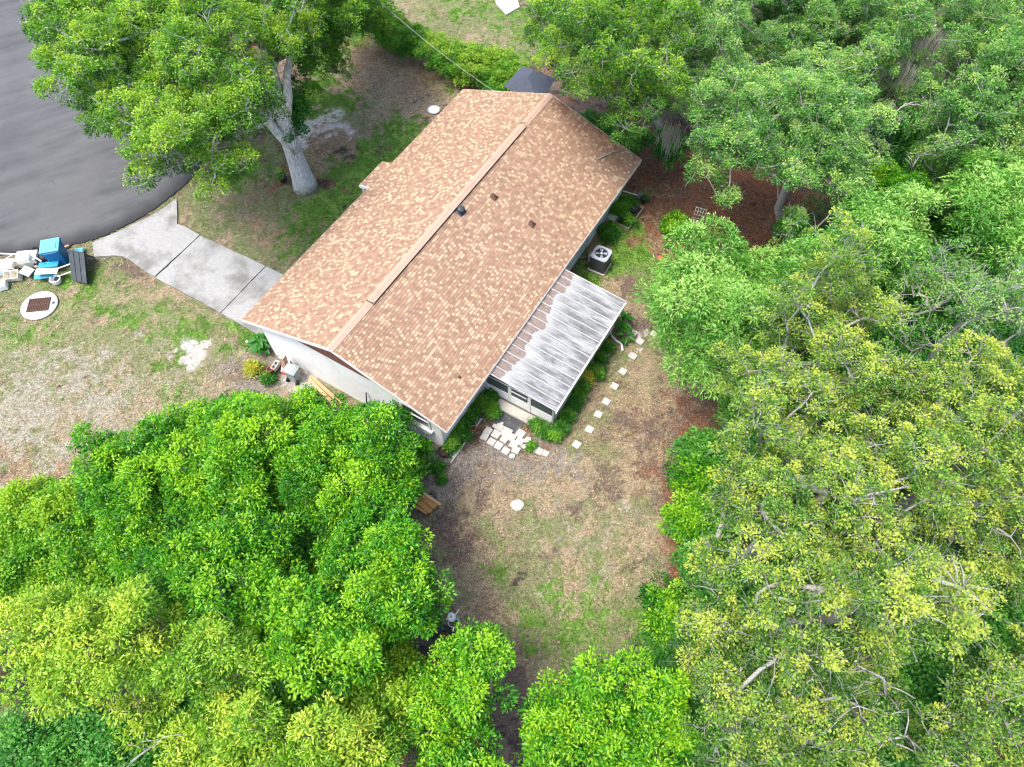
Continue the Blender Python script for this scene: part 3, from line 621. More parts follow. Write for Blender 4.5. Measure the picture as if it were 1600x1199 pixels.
# side windows on the yard side and street side
def swin(x,cy_,cz,wy,wz,s):
    fo=MB()
    for d in(-wy/2-.03,wy/2+.03): fo.box((x+s*.025,cy_+d,cz),(.06,.07,wz+.14))
    for d in(-wz/2-.03,wz/2+.03,0): fo.box((x+s*.022,cy_,cz+d),(.05,wy,.05))
    F_=fo.build('window','trim',H); MB().box((x+s*.004,cy_,cz),(.02,wy,wz)).build('pane','glass',F_)
swin(X1,12.6,1.4,1.2,1.1,1); swin(X1,10.3,1.5,.8,.8,1); swin(X0,12.9,1.4,1.5,1.1,-1); swin(X0,6.3,1.4,1.2,1.1,-1)
gd=MB()
for i in range(4): gd.box((X0-.02,2.1,.28+.53*i),(.05,2.5,.51),bev=.02)
gd.build('garage_door','trim',H)
dd=MB().box((X0-.02,9.2,1.03),(.05,.92,2.05),bev=.015).build('front_door','siding',H); MB().lathe((X0-.08,9.55,1.0),[(.03,-.03),(.035,0),(.03,.03)],10,ry=math.pi/2).build('door_knob','metal_grey',dd,True)
# ---------------- screened porch ----------------
PR=thing('screened_porch',tuple(wl(9.1,3.34)),'white framed screened porch with a peeling white panel roof behind the house','porch',rz=YAW)
PX,PYL=3.12,5.36    # local: x outwards, y along the house
zin,zout=2.33,2.02; roofx0,roofx1=.12,3.36; ry0,ry1=-.42,5.45
pk=(zin-zout)/(roofx1-roofx0); pz=lambda x:zin-(x-roofx0)*pk
npan=15; pw_=(ry1-ry0)/npan; rp=MB(); rb=MB()
for i in range(npan):
    a0,a1=ry0+i*pw_,ry0+(i+1)*pw_; yy=[a0+.03,a0+.06,a0+pw_*.5,a1-.05,a1-.012]; hh=[.03,0,.006,0,.03]
    for j in range(4):
        for s in range(6):
            xa,xb=roofx0+(roofx1-roofx0)*s/6,roofx0+(roofx1-roofx0)*(s+1)/6
            w_=.006*math.sin(i*3+s)
            rp.add([(xa,yy[j],pz(xa)+hh[j]),(xb,yy[j],pz(xb)+hh[j]),(xb,yy[j+1],pz(xb)+hh[j+1]),(xa,yy[j+1],pz(xa)+hh[j+1])],[(0,1,2,3)])
    rb.box(((roofx0+roofx1)/2,a0+.012,(zin+zout)/2+.028),(roofx1-roofx0,.026,.022),ry=math.atan(pk))
rb.box(((roofx0+roofx1)/2,ry1,(zin+zout)/2+.016),(roofx1-roofx0,.03,.03),ry=math.atan(pk))
rpo=rp.build('roof_panels','porchroof',PR); rb.build('roof_ribs','rib',rpo)
MB().box(((roofx0+roofx1)/2,(ry0+ry1)/2,(zin+zout)/2-.03),(roofx1-roofx0-.02,ry1-ry0-.04,.05),ry=math.atan(pk)).build('roof_underside','trim',PR)
gt_=MB(); gt_.box((roofx1+.07,(ry0+ry1)/2,zout-.05),(.012,ry1-ry0+.04,.11)); gt_.box((roofx1+.01,(ry0+ry1)/2,zout-.05),(.012,ry1-ry0+.04,.11)); gt_.box((roofx1+.04,(ry0+ry1)/2,zout-.1),(.06,ry1-ry0+.04,.012))
for i in range(9): gt_.box((roofx1+.04,ry0+.2+i*.7,zout-.006),(.07,.02,.008))
gt_.build('gutter','trim',PR)
MB().tube([(roofx1+.04,ry1-.5,zout-.1),(roofx1-.15,ry1-.5,zout-.28),(roofx1-.2,ry1-.5,.3),(roofx1-.1,ry1-.5,.12)],.042,8).build('downspout','trim',PR,True)
MB().tube([(roofx1-.1,ry1-.5,.12),(roofx1+.15,ry1-.6,.07),(roofx1+.42,ry1-.62,.06),(roofx1+.62,ry1-.9,.05)],.05,8).build('drain_extension','white',PR,True)
MB().box((PX/2,PYL/2,.04),(PX,PYL,.16)).build('floor','step',PR)
def screenwall(p0,p1,bays,door=None):
    p0,p1=Vector(p0),Vector(p1); d=(p1-p0); n=len(bays); tot=sum(bays); ang=math.atan2(d.y,d.x); t=0
    posts=[0]
    for b in bays: t+=b; posts.append(t/tot)
    for q in posts:
        c=p0+d*q; hgt=pz(c.x)-.05; MB().box((c.x,c.y,.12+hgt/2-.03),(.075,.075,hgt-.1),rz=ang).build('frame_post','trim',PR)
    for i,b in enumerate(bays):
        a,e=p0+d*posts[i],p0+d*posts[i+1]; c=(a+e)/2; ln=(e-a).length-.075; top=min(pz(a.x),pz(e.x))-.1; sl_=math.atan2(-(pz(e.x)-pz(a.x)),(e-a).length)
        isdoor=(door==i); zk=.62
        fr=MB().box((c.x,c.y,(pz(a.x)+pz(e.x))/2-.09),(ln,.06,.07),rz=ang,ry=sl_).build('top_rail','trim',PR)
        if isdoor:
            r=MB(); r.box((c.x,c.y,1.0),(ln-.06,.055,.06),rz=ang)
            for s in(-1,1):
                o=d.normalized()*(ln/2-.03)*s; r.box((c.x+o.x,c.y+o.y,1.0),(.065,.062,1.74),rz=ang)
            fr=r.build('screen_door','trim',PR)
        MB().box((c.x,c.y,zk+.02),(ln,.055,.05),rz=ang).build('kick_rail','trim',fr); MB().box((c.x,c.y,1.28),(ln,.05,.04),rz=ang).build('middle_rail','trim',fr)
        MB().box((c.x,c.y,(.12+zk)/2),(ln-.01,.035,zk-.13),rz=ang).build('kick_panel','stucco',fr)
        s_=MB().box((c.x,c.y,(zk+.04+top)/2),(ln-.01,.006,top-zk-.06),rz=ang).build('screen','screen',fr)
        if isdoor:
            o=d.normalized()*(ln/2-.09); pn=Vector((d.y,-d.x,0)).normalized(); MB().box((c.x+o.x+pn.x*.05,c.y+o.y+pn.y*.05,1.05),(.025,.03,.14),rz=ang,bev=.006).build('handle','dark_metal',fr)
screenwall((.04,0,0),(PX,0,0),[1.05,.92,1.0],door=1)
screenwall((PX,0,0),(PX,PYL,0),[1,1,1,1,1])
screenwall((PX,PYL,0),(.04,PYL,0),[1,1,1])
# furniture dimly seen inside the screens
ch=thing('patio_chair',tuple(wl(10.6,4.1,.12)),'grey patio chair behind the porch screen','chair',rz=YAW+.4)
MB().box((0,0,.42),(.5,.5,.06),bev=.02).build('seat','grey_plastic',ch); MB().box((0,.24,.72),(.5,.05,.55),rx=-.15,bev=.02).build('backrest','grey_plastic',ch)
for i in(-1,1):
    for j in(-1,1): MB().box((i*.21,j*.21,.2),(.04,.04,.4)).build('leg','dark_metal',ch)
# ---------------- small things round the house ----------------
def box_thing(name,p,label,cat,group=None,rz=0): return thing(name,tuple(p),label,cat,group,rz)
# air conditioner
ac=thing('air_conditioner',tuple(wl(10.15,11.45)),'dark air conditioning unit with pale grey fan top on the grass by the wall','air conditioner',rz=YAW+.03)
MB().box((0,0,.04),(.84,.84,.1),bev=.02).build('base_pad','step',ac)
MB().box((0,0,.50),(.76,.76,.82),bev=.05).build('housing','dark_metal',ac)
t_=MB(); 
# top rim ring: square outside, round inside
n=32; ou=[];
for i in range(n):
    a=2*math.pi*i/n; c_,s_=math.cos(a),math.sin(a); m_=max(abs(c_),abs(s_)); q=.405/(abs(c_)**6+abs(s_)**6)**(1/6); ou.append((q*c_,q*s_))
vs=[(x,y,.90) for x,y in ou]+[(x*.97,y*.97,.955) for x,y in ou]+[(.29*math.cos(2*math.pi*i/n),.29*math.sin(2*math.pi*i/n),.965) for i in range(n)]+[(.28*math.cos(2*math.pi*i/n),.28*math.sin(2*math.pi*i/n),.80) for i in range(n)]
t_.add(vs,[(r*n+i,r*n+(i+1)%n,(r+1)*n+(i+1)%n,(r+1)*n+i) for r in range(3) for i in range(n)]).build('top_panel','metal_grey',ac,False)
MB().lathe((0,0,.917),[(.0,.01),(.284,0)],28).build('fan_well','black',ac)
fb=MB()
for i in range(4):
    a=i*math.pi/2+.4; fb.add([(.05*math.cos(a-.3),.05*math.sin(a-.3),.93),(.26*math.cos(a-.32),.26*math.sin(a-.32),.925),(.27*math.cos(a+.3),.27*math.sin(a+.3),.95),(.05*math.cos(a+.5),.05*math.sin(a+.5),.945)],[(0,1,2,3)])
fb.lathe((0,0,.92),[(.07,0),(.07,.05),(0,.06)],12); fb.build('fan','metal_grey',ac)
gr=MB()
for r in (.08,.13,.18,.23,.28): gr.torus((0,0,.968),r,.004,24,4)
for i in range(8): a=i*math.pi/4; gr.tube([(.03*math.cos(a),.03*math.sin(a),.97),(.29*math.cos(a),.29*math.sin(a),.968)],.004,4)
gr.build('fan_guard','dark_metal',ac)
MB().box((-.46,-.12,.55),(.12,.22,.42),bev=.02).build('service_panel','metal_grey',ac)
eb=thing('electrical_box',tuple(wl(9.2,11.75,1.0)),'small pale electrical box on the wall beside the air conditioner','electrical box',rz=YAW)
MB().box((0,0,0),(.16,.28,.36),bev=.02).build('box_body','trim',eb); MB().box((.085,0,.02),(.02,.24,.3),bev=.008).build('box_cover','metal_grey',eb)
MB().tube([(.03,0,-.18),(.05,0,-.6),(.25,-.1,-.85),(.5,-.2,-.7)],.018,6).build('conduit','dark_metal',eb,True)
# grey bin with cardboard roll, red tray, bucket
def bin_(name,p,rz,w,d,h,body,lid,label,cat,open_=False):
    b=thing(name,tuple(p),label,cat,rz=rz)
    MB().box((0,0,h/2),(w,d,h),bev=.05,taper=.8).build('body',body,b)
    r=MB(); r.box((0,d/2,h-.03),(w+.05,.05,.07),bev=.015).box((0,-d/2,h-.03),(w+.05,.05,.07),bev=.015).box((w/2,0,h-.03),(.05,d-.05,.07),bev=.01).box((-w/2,0,h-.03),(.05,d-.05,.07),bev=.01)
    r.build('rim',body,b)
    if not open_:
        l=MB().box((0,0,h+.035),(w+.02,d+.04,.06),bev=.025).box((0,.02,h+.07),(w*.72,d*.68,.03),bev=.012).build('lid',lid,b)
        MB().tube([(-w*.35,-d/2-.05,h-.02),(w*.35,-d/2-.05,h-.02)],.018,8).build('handle',body,b)
    else: MB().box((0,0,h-.06),(w-.08,d-.08,.03)).build('contents','dark_metal',b)
    for s in(-1,1): MB().lathe((s*(w/2-.03),-d/2+.02,.11),[(0,-.03),(.11,-.03),(.12,0),(.11,.03),(0,.03)],14,ry=math.pi/2).build('wheel','black',b)
    return b
gb=bin_('storage_bin',wl(2.10,-.22),YAW+.15,.5,.42,.78,'grey_plastic','grey_plastic','grey plastic bin with pale lid standing against the white gable wall','bin',True)
MB().box((-.05,0,.80),(.34,.3,.02)).build('tray','white',gb)
cb=thing('cardboard_box',tuple(wl(1.62,-.08,.5)),'long cardboard box leaning on end between the grey bin and the wall','box',rz=YAW+.1)
MB().box((0,0,.12),(.22,.2,.95),rx=-.12,bev=.008).build('carton','card',cb); MB().box((0,.0,.60),(.2,.16,.015)).build('flap','cream',cb)
MB().box((0,0,-.25),(.24,.22,.5)).build('stand_crate','block',cb)
rb_=thing('bucket_lid',tuple(at(455,584,.16)),'pair of red plastic tray lids lying by the grey bin','lid',rz=.3)
MB().lathe((0,0,0),[(0,.0),(.16,0),(.17,.03),(.15,.03),(.145,.012),(0,.012)],20).build('lid_disc','red',rb_); MB().lathe((-.20,.14,.02),[(0,.0),(.15,0),(.16,.03),(.14,.03),(.135,.012),(0,.012)],20).build('lid_disc','red',rb_)
MB().lathe((0,0,-.14),[(.13,0),(.15,.13),(0,.13)],16).build('bucket_stack','white',rb_)
bp=MB().box((0,0,0),(.34,.5,.04),bev=.01,rx=.25).build('cream_tray','cream'); bp.location=at(446,572,.12); tag(bp,'small cream tray propped on the blocks next to the red lids','tray')
def cblock(p,rz,label,group=None,z=0,up=True):
    b=MB(); Lb_,Wb,Hb=.40,.20,.20
    # two-cell block seen from above
    for s in(-1,1): b.box((0,s*(Wb/2-.016),Hb/2),(Lb_,.032,Hb))
    for x in(-Lb_/2+.016,0,Lb_/2-.016): b.box((x,0,Hb/2),(.03,Wb-.066,Hb-.004))
    b.box((0,0,.03),(Lb_-.06,Wb-.06,.02))
    o=b.build('concrete_block','block'); o.location=(p[0],p[1],z); o.rotation_euler=(0,0,rz); return tag(o,label,'block',group)
ux=YAW; uy=YAW+math.pi/2
q=at(432,573); 
cblock(q,uy+.12,'lower concrete block standing against the left end of the gable wall'); cblock(at(431.5,574.5,.2),uy+.14,'hollow concrete block stacked on top of another by the gable wall',z=.2)
cblock(at(422,585),uy+.1,'single concrete block lying in front of the stacked pair, pot on its end')
def pot(name,p,r,h,m_,label,cat='pot',plant=None,rz=0,n_=24,sp='bed',pl=None):
    b=thing(name,tuple(p),label,cat); MB().lathe((0,0,0),[(0,0),(r*.72,0),(r*.96,h*.86),(r*1.04,h*.86),(r*1.04,h),(r*.9,h),(r*.86,h*.8)],20).build('pot_shell',m_,b,False)
    MB().lathe((0,0,h*.8),[(r*.87,0),(r*.5,.01),(0,.015)],16).build('soil','soil',b)
    if plant:
        lob=np.array([(random.uniform(-.3,.3)*r,random.uniform(-.3,.3)*r,h+plant*.5,plant,.9)]); V,F,T,C,Lb=foliage(lob,sp,.8)
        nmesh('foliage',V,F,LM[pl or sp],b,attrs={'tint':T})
    return b
pot('terracotta_pot',at(423,581,.2),.13,.2,'terracotta','reddish clay pot sitting on the single concrete block by the gable wall')
pot('black_pot',at(405,585,0),.15,.26,'black','black nursery pot below the yellow leafed shrub at the gable corner')
wc=MB().lathe((0,0,.0),[(0,0),(.09,0),(.1,.08),(.07,.09),(0,.09)],14).build('white_cup','white'); wc.location=at(403,588,.0); tag(wc,'small white plastic cup on the ground by the black nursery pot','cup')
# broken concrete chunks at the corner
for i,(x,y,a,b_,r) in enumerate(((392,535,.42,.34,.3),(400,531,.36,.30,.9),(396,540,.25,.2,.5))):
    p=[(a/2*math.cos(t)*(1+.2*math.sin(t*3+i)),b_/2*math.sin(t)*(1+.15*math.cos(t*2+i))) for t in np.linspace(0,2*math.pi,8)[:-1]]
    o=MB().prism(p,0,.06).build('concrete_chunk','paver'); o.location=at(x,y,-.01); o.rotation_euler=(.05,.03,r)
    tag(o,['larger broken slab of pale concrete off the house corner','broken concrete piece nearest the driveway end','smallest broken concrete chip beside the two larger slabs'][i],'concrete piece')
# lumber leaning low beside the gable wall
for i,(a,b_,w_) in enumerate((((486,588),(527,628),.10),((483,592),(520,630),.14),((490,590),(534,630),.07))):
    A=at(*a,.12+.03*i);B=at(*b_,.05+.03*i); d=B-A; o=MB().box((0,0,0),(d.length,w_,.04),bev=.004).build('lumber_board','wood'); o.location=(A+B)/2; o.rotation_euler=(0,-math.asin(d.z/d.length),math.atan2(d.y,d.x))
    tag(o,['middle board of the lumber lying along the gable wall','widest board of the lumber, farthest from the gable wall','narrowest board of the lumber, nearest the gable wall'][i],'board')
# poles leaning on wall
def rod(name,a,b_,r,m_,label,cat,n_=8):
    A=Vector(a);o=MB().tube([Vector((0,0,0)),Vector(b_)-A],r,n_).build(name,m_,None,True); o.location=A; return tag(o,label,cat)
def wallp(px,py,off=.05):
    l=onwall(px,py,.3-off); return wl(l.x,l.y,l.z)
rod('leaning_pole',wallp(574,646,.28),wallp(572,614),.028,'dark_metal','dark metal pole leaning upright on the white gable wall','pole')
rod('leaning_stick',wallp(581,640,.22),wallp(585,624),.014,'dark_metal','short thin stick leaning right of the dark pole','stick')
# shovel
s0=wallp(634,668,.3); s1=wallp(625,648,.06)
sh=thing('shovel',tuple(s0),'grey shovel leaning against the gable wall left of the window','shovel')
d=s1-s0; MB().tube([(0,0,0),tuple(d*.8)],.017,8).build('handle','oldwood',sh,True)
bl=MB(); e_=d.normalized(); side=Vector((cY,sY,0)); bl.add([d*.78-side*.1,d*.78+side*.1,d+side*.12,d*1.14,d-side*.12],[(0,1,2,3,4)]); bl.add([d*.78-side*.1+Vector((0,0,.02)),d*.78+side*.1+Vector((0,0,.02)),d+side*.12+Vector((0,0,.02)),d*1.14+Vector((0,0,.02)),d-side*.12+Vector((0,0,.02))],[(4,3,2,1,0)]); bl.build('blade','metal_grey',sh)
# red hand truck
p=wl(7.35,-.12); ht=thing('hand_truck',tuple(p),'red metal hand truck leaning on the wall under the window','hand truck',rz=YAW)
fr=MB()
for s in(-1,1): fr.tube([(s*.2,-.42,.12),(s*.19,-.2,.7),(s*.17,.12,1.25)],.02,8)
for t in(.15,.45,.75,1.0): fr.tube([(-.19,-.42+.45*t,.15+1.05*t),(.19,-.42+.45*t,.15+1.05*t)],.016,6)
fr.build('frame','redmetal',ht,True); MB().box((0,-.55,.04),(.46,.26,.025),bev=.005).build('toe_plate','redmetal',ht)
MB().tube([(-.17,.12,1.25),(-.1,.2,1.38),(.1,.2,1.38),(.17,.12,1.25)],.02,8).build('handle','dark_metal',ht,True)
for s in(-1,1):
    wq=MB().lathe((s*.27,-.35,.13),[(.07,-.035),(.13,-.035),(.14,0),(.13,.035),(.07,.035)],18,ry=math.pi/2).build('wheel','rubber',ht,True); MB().lathe((s*.27,-.35,.13),[(0,-.03),(.07,-.03),(.07,.03),(0,.03)],14,ry=math.pi/2).build('hub','redmetal',wq)
mh=pot('pink_tub',wl(7.6,-.95),.22,.16,'redmetal','round faded red tub on the ground below the red hand truck','tub')
hc=MB().tube([wl(8.0,.18,1.05),wl(8.3,.13,.98),wl(8.6,.15,.95),wl(8.65,.16,.80)],.018,6).build('wall_hose','metal_grey',None,True,at=wl(8.0,.18,1.05)); tag(hc,'thin grey hose pipe fixed below the gable window sill','pipe')
# black bucket at the house corner
pot('black_bucket',at(694,709,0),.22,.24,'black','wide black bucket at the near corner of the house','bucket')
sp_=MB().box((0,0,0),(.06,.26,.03),bev=.005).build('white_splint','white'); sp_.location=at(710,711,.02); sp_.rotation_euler=(0,0,-.5); tag(sp_,'short white plastic strip on the ground by the black bucket','strip')
# ---- planting bed edge blocks along the yard wall near the porch
blk=[(756,637),(749,648),(742,659),(735.5,669),(729,679.5),(722,690)]
names=['nearest the porch','second from the porch','under the grey pot','third from the near end','second from the near end','at the near end']
for i,(x,y) in enumerate(blk):
    if i==5: continue
    cblock(at(x,y,0),uy,'concrete edging block %s along the house plant bed'%names[i],'edging blocks of the house bed',z=-.06)
cblock(at(731,683,0),uy,'edging block with its dark cell open, at the near end of the house bed','edging blocks of the house bed',z=-.05)
eg=MB().box((0,0,.03),(.06,2.9,.1),bev=.01).build('bed_edging','block'); eg.location=at(736,679,0); eg.rotation_euler=(0,0,YAW-.0); tag(eg,'pale narrow edging strip along the outside of the house plant bed','edging')
pot('terracotta_pot',at(739.5,672,.12),.13,.18,'terracotta','orange clay pot standing on the edging blocks of the house bed')
pot('grey_pot',at(754,650,.12),.14,.17,'dark_metal','dark grey pot on the edging blocks nearest the porch')
cs=MB().box((0,0,.01),(.9,.06,.06),bev=.01).build('corner_edging','paver'); cs.location=at(701,702,.03); cs.rotation_euler=(0,0,YAW); tag(cs,'short pale edging strip closing the bed at the house corner','edging')
# ---- step, mat, pavers
st_=MB().box((0,0,.05),(1.75,.42,.16),bev=.02).build('concrete_step','step'); st_.location=wl(10.72,3.04,0); st_.rotation_euler=(0,0,YAW); tag(st_,'weathered concrete step in front of the porch screen door','step')
ms=MB().box((0,0,0),(1.15,.78,.02),bev=.006).build('door_mat','mat'); ms.location=at(796,657,.012); ms.rotation_euler=(0,0,YAW+.02); tag(ms,'dark grey rubber mat between the porch step and pale pavers','mat')
ss=MB().lathe((0,0,0),[(0,.0),(.17,0),(.18,.04),(.14,.06),(0,.055)],9).build('flat_stone','step'); ss.location=at(821,654,.0); tag(ss,'small round flat stone at the right end of the concrete step','stone')
pav=[(762.5,673.5,.30,'upper left paver, set apart beyond the bed blocks'),(757,683,.30,'lower left paver with a dark stain'),(773,666,.16,'small piece of paver at the top left beside the mat'),
(780,668,.30,'paver below the left end of the mat'),(775,679,.34,'paver in the middle row, left'),(768,691,.30,'paver at the left of the bottom row'),(791,676,.42,'largest paver in the middle of the group'),(779,697,.32,'second paver of the bottom row'),(788,687,.30,'paver just below the largest one'),
(799,684,.34,'paver right of the centre'),(790,705,.30,'third paver of the bottom row'),(803,695,.34,'paver with a dark gap below it'),(813,678,.34,'upper right paver past the mat corner'),(812,690,.32,'paver at the right of the middle row'),(806,704,.30,'paver low on the right'),(800,713,.24,'lowest paver tip of the group'),(824,688,.30,'broken paver on the right edge of the group'),(819,698,.22,'small paver chip on the right edge'),(784,662,.14,'small chip touching the mat edge')]
for i,(x,y,s,l) in enumerate(pav):
    c=.012; h=s*.485; p=[(-h+c*random.random(),-h),(h,-h+c*random.random()),(h-c*random.random(),h),(-h,h-c*random.random())]
    if 'broken' in l or 'chip' in l or 'tip' in l: p=[(-h,-h*.6),(-h*.2,-h),(h*.7,-h*.8),(h,0),(h*.6,h),(-h*.5,h*.8)]
    o=MB().prism([(u*1.0,v) for u,v in p],-.02,.03+.008*(i%3)).build('paver','paver'); o.location=at(x,y,0); o.rotation_euler=(random.uniform(-.01,.01),random.uniform(-.01,.01),YAW+random.uniform(-.06,.06)); tag(o,'pale square '+l if l[0]!='p' else 'pale '+l,'paver','pale pavers laid outside the porch')
sto=[(841,705,.30,'pale square paver alone right of the paver group'),(852,709,.26,'grey worn paver fragment beside the lone paver'),(901,695,.30,'first stepping stone, nearest the sandy patch'),(921,671.5,.30,'second stepping stone from the sandy patch'),(934.5,648,.30,'third stepping stone from the sandy patch'),(947,628,.30,'fourth stepping stone from the sandy patch'),(960,604,.30,'middle stepping stone of the upper row, below the croton plants'),(973,581,.30,'third stepping stone from the top of the row'),(989,557,.30,'second stepping stone from the top of the row'),(1000,534,.30,'top stepping stone by the lone concrete block'),(1022,522,.28,'pale stone half hidden at the foot of the green tree')]
for i,(x,y,s,l) in enumerate(sto):
    h=s/2; o=MB().prism([(-h,-h+.01),(h-.01,-h),(h,h-.01),(-h+.01,h)],-.02,.035).build('stepping_stone','paver' if i!=1 else 'step'); o.location=at(x,y,0); o.rotation_euler=(random.uniform(-.02,.02),random.uniform(-.02,.02),YAW+random.uniform(-.12,.12)); tag(o,l,'stepping stone','stepping stones across the back yard')
cblock(at(987,523),ux+.05,'lone concrete block lying above the top stepping stone')
# timber bed edges round the porch
def timber(a,b_,w_,h,label,z=.05,m_='oldwood'):
    A=at(*a);B=at(*b_);d=B-A;o=MB().box((0,0,0),(d.length,w_,h),bev=.008).build('timber_edging',m_);o.location=(A+B)/2+Vector((0,0,z));o.rotation_euler=(0,0,math.atan2(d.y,d.x));tag(o,label,'timber')
timber((884,660),(917,606),.09,.1,'old timber edging the porch bed, nearer of two pairs'); timber((888,663),(919,610),.04,.07,'thin timber strip lying beside the old edging')
timber((925,592),(962,538),.08,.1,'old timber edging the upper half of the porch bed'); timber((850,679),(876,689),.06,.1,'low timber at the near end of the porch bed'); timber((822,658),(851,681),.04,.08,'thin edging strip from the step to the bed corner')
# ---- right side bed and yard clutter
rbx=thing('raised_planter',tuple(at(983,340,0)),'wooden raised planter frame on the grass beyond the air conditioner','planter',rz=math.radians(58))
for s in(-1,1): MB().box((0,s*.35,.1),(1.55,.05,.2),bev=.008).build('side_board','oldwood',rbx)
for s in(-1,1): MB().box((s*.78,0,.1),(.05,.74,.2),bev=.008).build('end_board','oldwood',rbx)
MB().box((0,0,.06),(1.5,.64,.1)).build('soil','soil',rbx)
o=MB().box((0,0,0),(.5,.34,.14),bev=.05,taper=.8).build('black_tray','slate'); o.location=at(991,326,.28); o.rotation_euler=(.05,0,.9); tag(o,'dark green plastic tub resting on the raised planter','tub')
pot('black_pot',at(1005,316),.17,.28,'black','black nursery pot right of the dark green tub','pot',.18)
pot('black_pot',at(977,345),.12,.22,'black','small black pot at the near end of the raised planter','pot',.14)
pot('black_pot',at(958,367),.15,.24,'black','black nursery pot by the bush nearest the air conditioner','pot',.22)
o=MB().lathe((0,0,0),[(0,0),(.1,0),(.13,.2),(.11,.2),(.1,.05)],14).build('grey_tub','metal_grey'); o.location=at(1000,309,.02); tag(o,'small pale grey tub at the far corner of the planter','tub')
timber((983,351),(995,336),.07,.05,'new yellowish board against the raised planter',.03,'wood'); timber((973,300),(996,307),.05,.06,'pale thin board at the far end of the planter bed',.06,'cream')
sc_=thing('garden_stand',tuple(at(955,350,0)),'small pale slatted stand among leaves beside the wall','stand',rz=YAW)
for i in range(5): MB().box((-.16+.08*i,0,.42),(.045,.36,.02)).build('slat','rackmetal',sc_)
for i in(-1,1):
    for j in(-1,1): MB().box((i*.17,j*.15,.2),(.03,.03,.42)).build('leg','rackmetal',sc_)
# wire rack chair
wr=thing('wire_rack',tuple(at(1090,345,0)),'pale metal grid rack standing on the red leaf litter','rack',rz=math.radians(-22))
for i in range(5): MB().tube([(-.25+.125*i,-.02,.02),(-.25+.125*i,.1,.75)],.012,6).build('upright_bar','rackmetal',wr,True)
for j in range(4): MB().tube([(-.27,.0+.028*j,.12+.2*j),(.27,.0+.028*j,.12+.2*j)],.012,6).build('cross_bar','rackmetal',wr,True)
for j in range(3): MB().tube([(-.30,-.1-.18*j,.1),(.30,-.1-.18*j,.1)],.014,6).build('foot_bar','rackmetal',wr,True)
for s in(-1,1): MB().tube([(s*.27,.02,.12),(s*.27,-.5,.1)],.014,6).build('side_rail','rackmetal',wr,True)
o=MB().torus((0,0,.06),.16,.06,24,8).build('small_tyre','rubber',None,True); o.location=at(1045,384); tag(o,'small black tyre lying beside the young bush','tyre')
timber((1045,378),(1058,366),.16,.06,'yellow board next to the small tyre',.03,'wood')
for i,(x,y,r) in enumerate(((1032,405,.15),)): 
    o=MB().prism([(r*math.cos(t),r*1.1*math.sin(t)) for t in np.linspace(0,6.28,8)[:-1]],0,.07).build('flat_rock','terracotta'); o.location=at(x,y); tag(o,'tan flat rock where the grass meets the green tree','rock')
# firewood boards
for i,(x,y,w_,l,z,m_) in enumerate(((661,790,.26,.80,.05,'orangewood'),(668,783,.30,.82,.09,'orangewood'),(675,780,.14,.8,.13,'wood'),(655,795,.14,.7,.04,'orangewood'))):
    o=MB().box((0,0,0),(l,w_*.8,.06),bev=.012).build('wood_plank',m_); o.location=at(x,y,z); o.rotation_euler=(0,.03,math.radians(-38+2*i)); tag(o,['wide orange plank at the middle of the wood stack','widest orange plank, second from the top of the stack','pale narrow plank on top of the wood stack','dark narrow plank half under the shrub leaves'][i],'plank','planks stacked beside the shrubs')
o=MB().prism([(.25*math.cos(t)*(1+.12*math.sin(3*t)),.22*math.sin(t)) for t in np.linspace(0,6.28,11)[:-1]],0,.03).build('flat_rock','block'); o.location=at(808,790,-.01); tag(o,'round pale flat stone set in the bare back yard','stone')
# watering can, tyre and hose under the trees
wc=thing('watering_can',tuple(at(706,966,0)),'white plastic watering can at the edge of the shrubs','watering can',rz=.5)
MB().lathe((0,0,.0),[(0,0),(.13,0),(.15,.08),(.14,.24),(.09,.30),(.05,.31)],18).build('can_body','white',wc,True); MB().tube([(.12,0,.08),(.24,.04,.22),(.33,.06,.34)],[.03,.022,.018],8).build('spout','white',wc,True)
MB().tube([(-.13,0,.08),(-.22,0,.2),(-.16,0,.34),(0,0,.36),(.06,0,.30)],.014,8).build('handle','white',wc,True)
o=MB().torus((0,0,.09),.17,.03,28,8,sx=1.1).build('garden_hose_ring','metal_grey',None,True); o.location=at(709,974,0); tag(o,'grey hose loop on the ground behind the watering can','hose')
ty=thing('old_tyre',tuple(at(694,998,0)),'large black tyre half hidden under the shrubs below the watering can','tyre'); MB().torus((0,0,.1),.32,.10,32,10).build('tread','rubber',ty,True); MB().torus((0,0,.17),.30,.018,32,6).build('sidewall_line','metal_grey',ty,True)
# ---- covers in the lawn
gp=at(62,478,0); cv=thing('storm_drain',(gp.x,gp.y,0),'round pale concrete drain cover with a rusty square grate in the lawn','drain')
MB().lathe((0,0,-.03),[(0,.0),(.76,0),(.78,.06),(.75,.085),(0,.09)],40).build('concrete_ring','whiteconc',cv)
gr=MB().box((0,0,.075),(.86,.66,.02),rz=.13).build('grate_well','soil',cv)
fr=MB(); fr.box((0,.33,.085),(.9,.04,.04),rz=0).box((0,-.33,.085),(.9,.04,.04)).box((.43,0,.085),(.04,.62,.04)).box((-.43,0,.085),(.04,.62,.04)).box((0,0,.085),(.84,.045,.035))
for i in range(11): fr.box((-.36+.072*i,0,.083),(.032,.62,.03))
f_=fr.build('grate','rust',cv); f_.rotation_euler=(0,0,.13); MB().lathe((.60,.12,.06),[(0,.0),(.06,0),(.06,.015),(0,.02)],12).build('lift_hole','dark_metal',cv)
cv=thing('manhole_cover',tuple(at(678,172,0)),'small round pale manhole cover beside the far front eave','manhole cover')
MB().lathe((0,0,0),[(0,0),(.33,0),(.35,.03),(0,.04)],30).build('collar','block',cv); MB().lathe((0,0,.03),[(0,.02),(.26,.02),(.28,.0)],30).build('lid','white',cv)
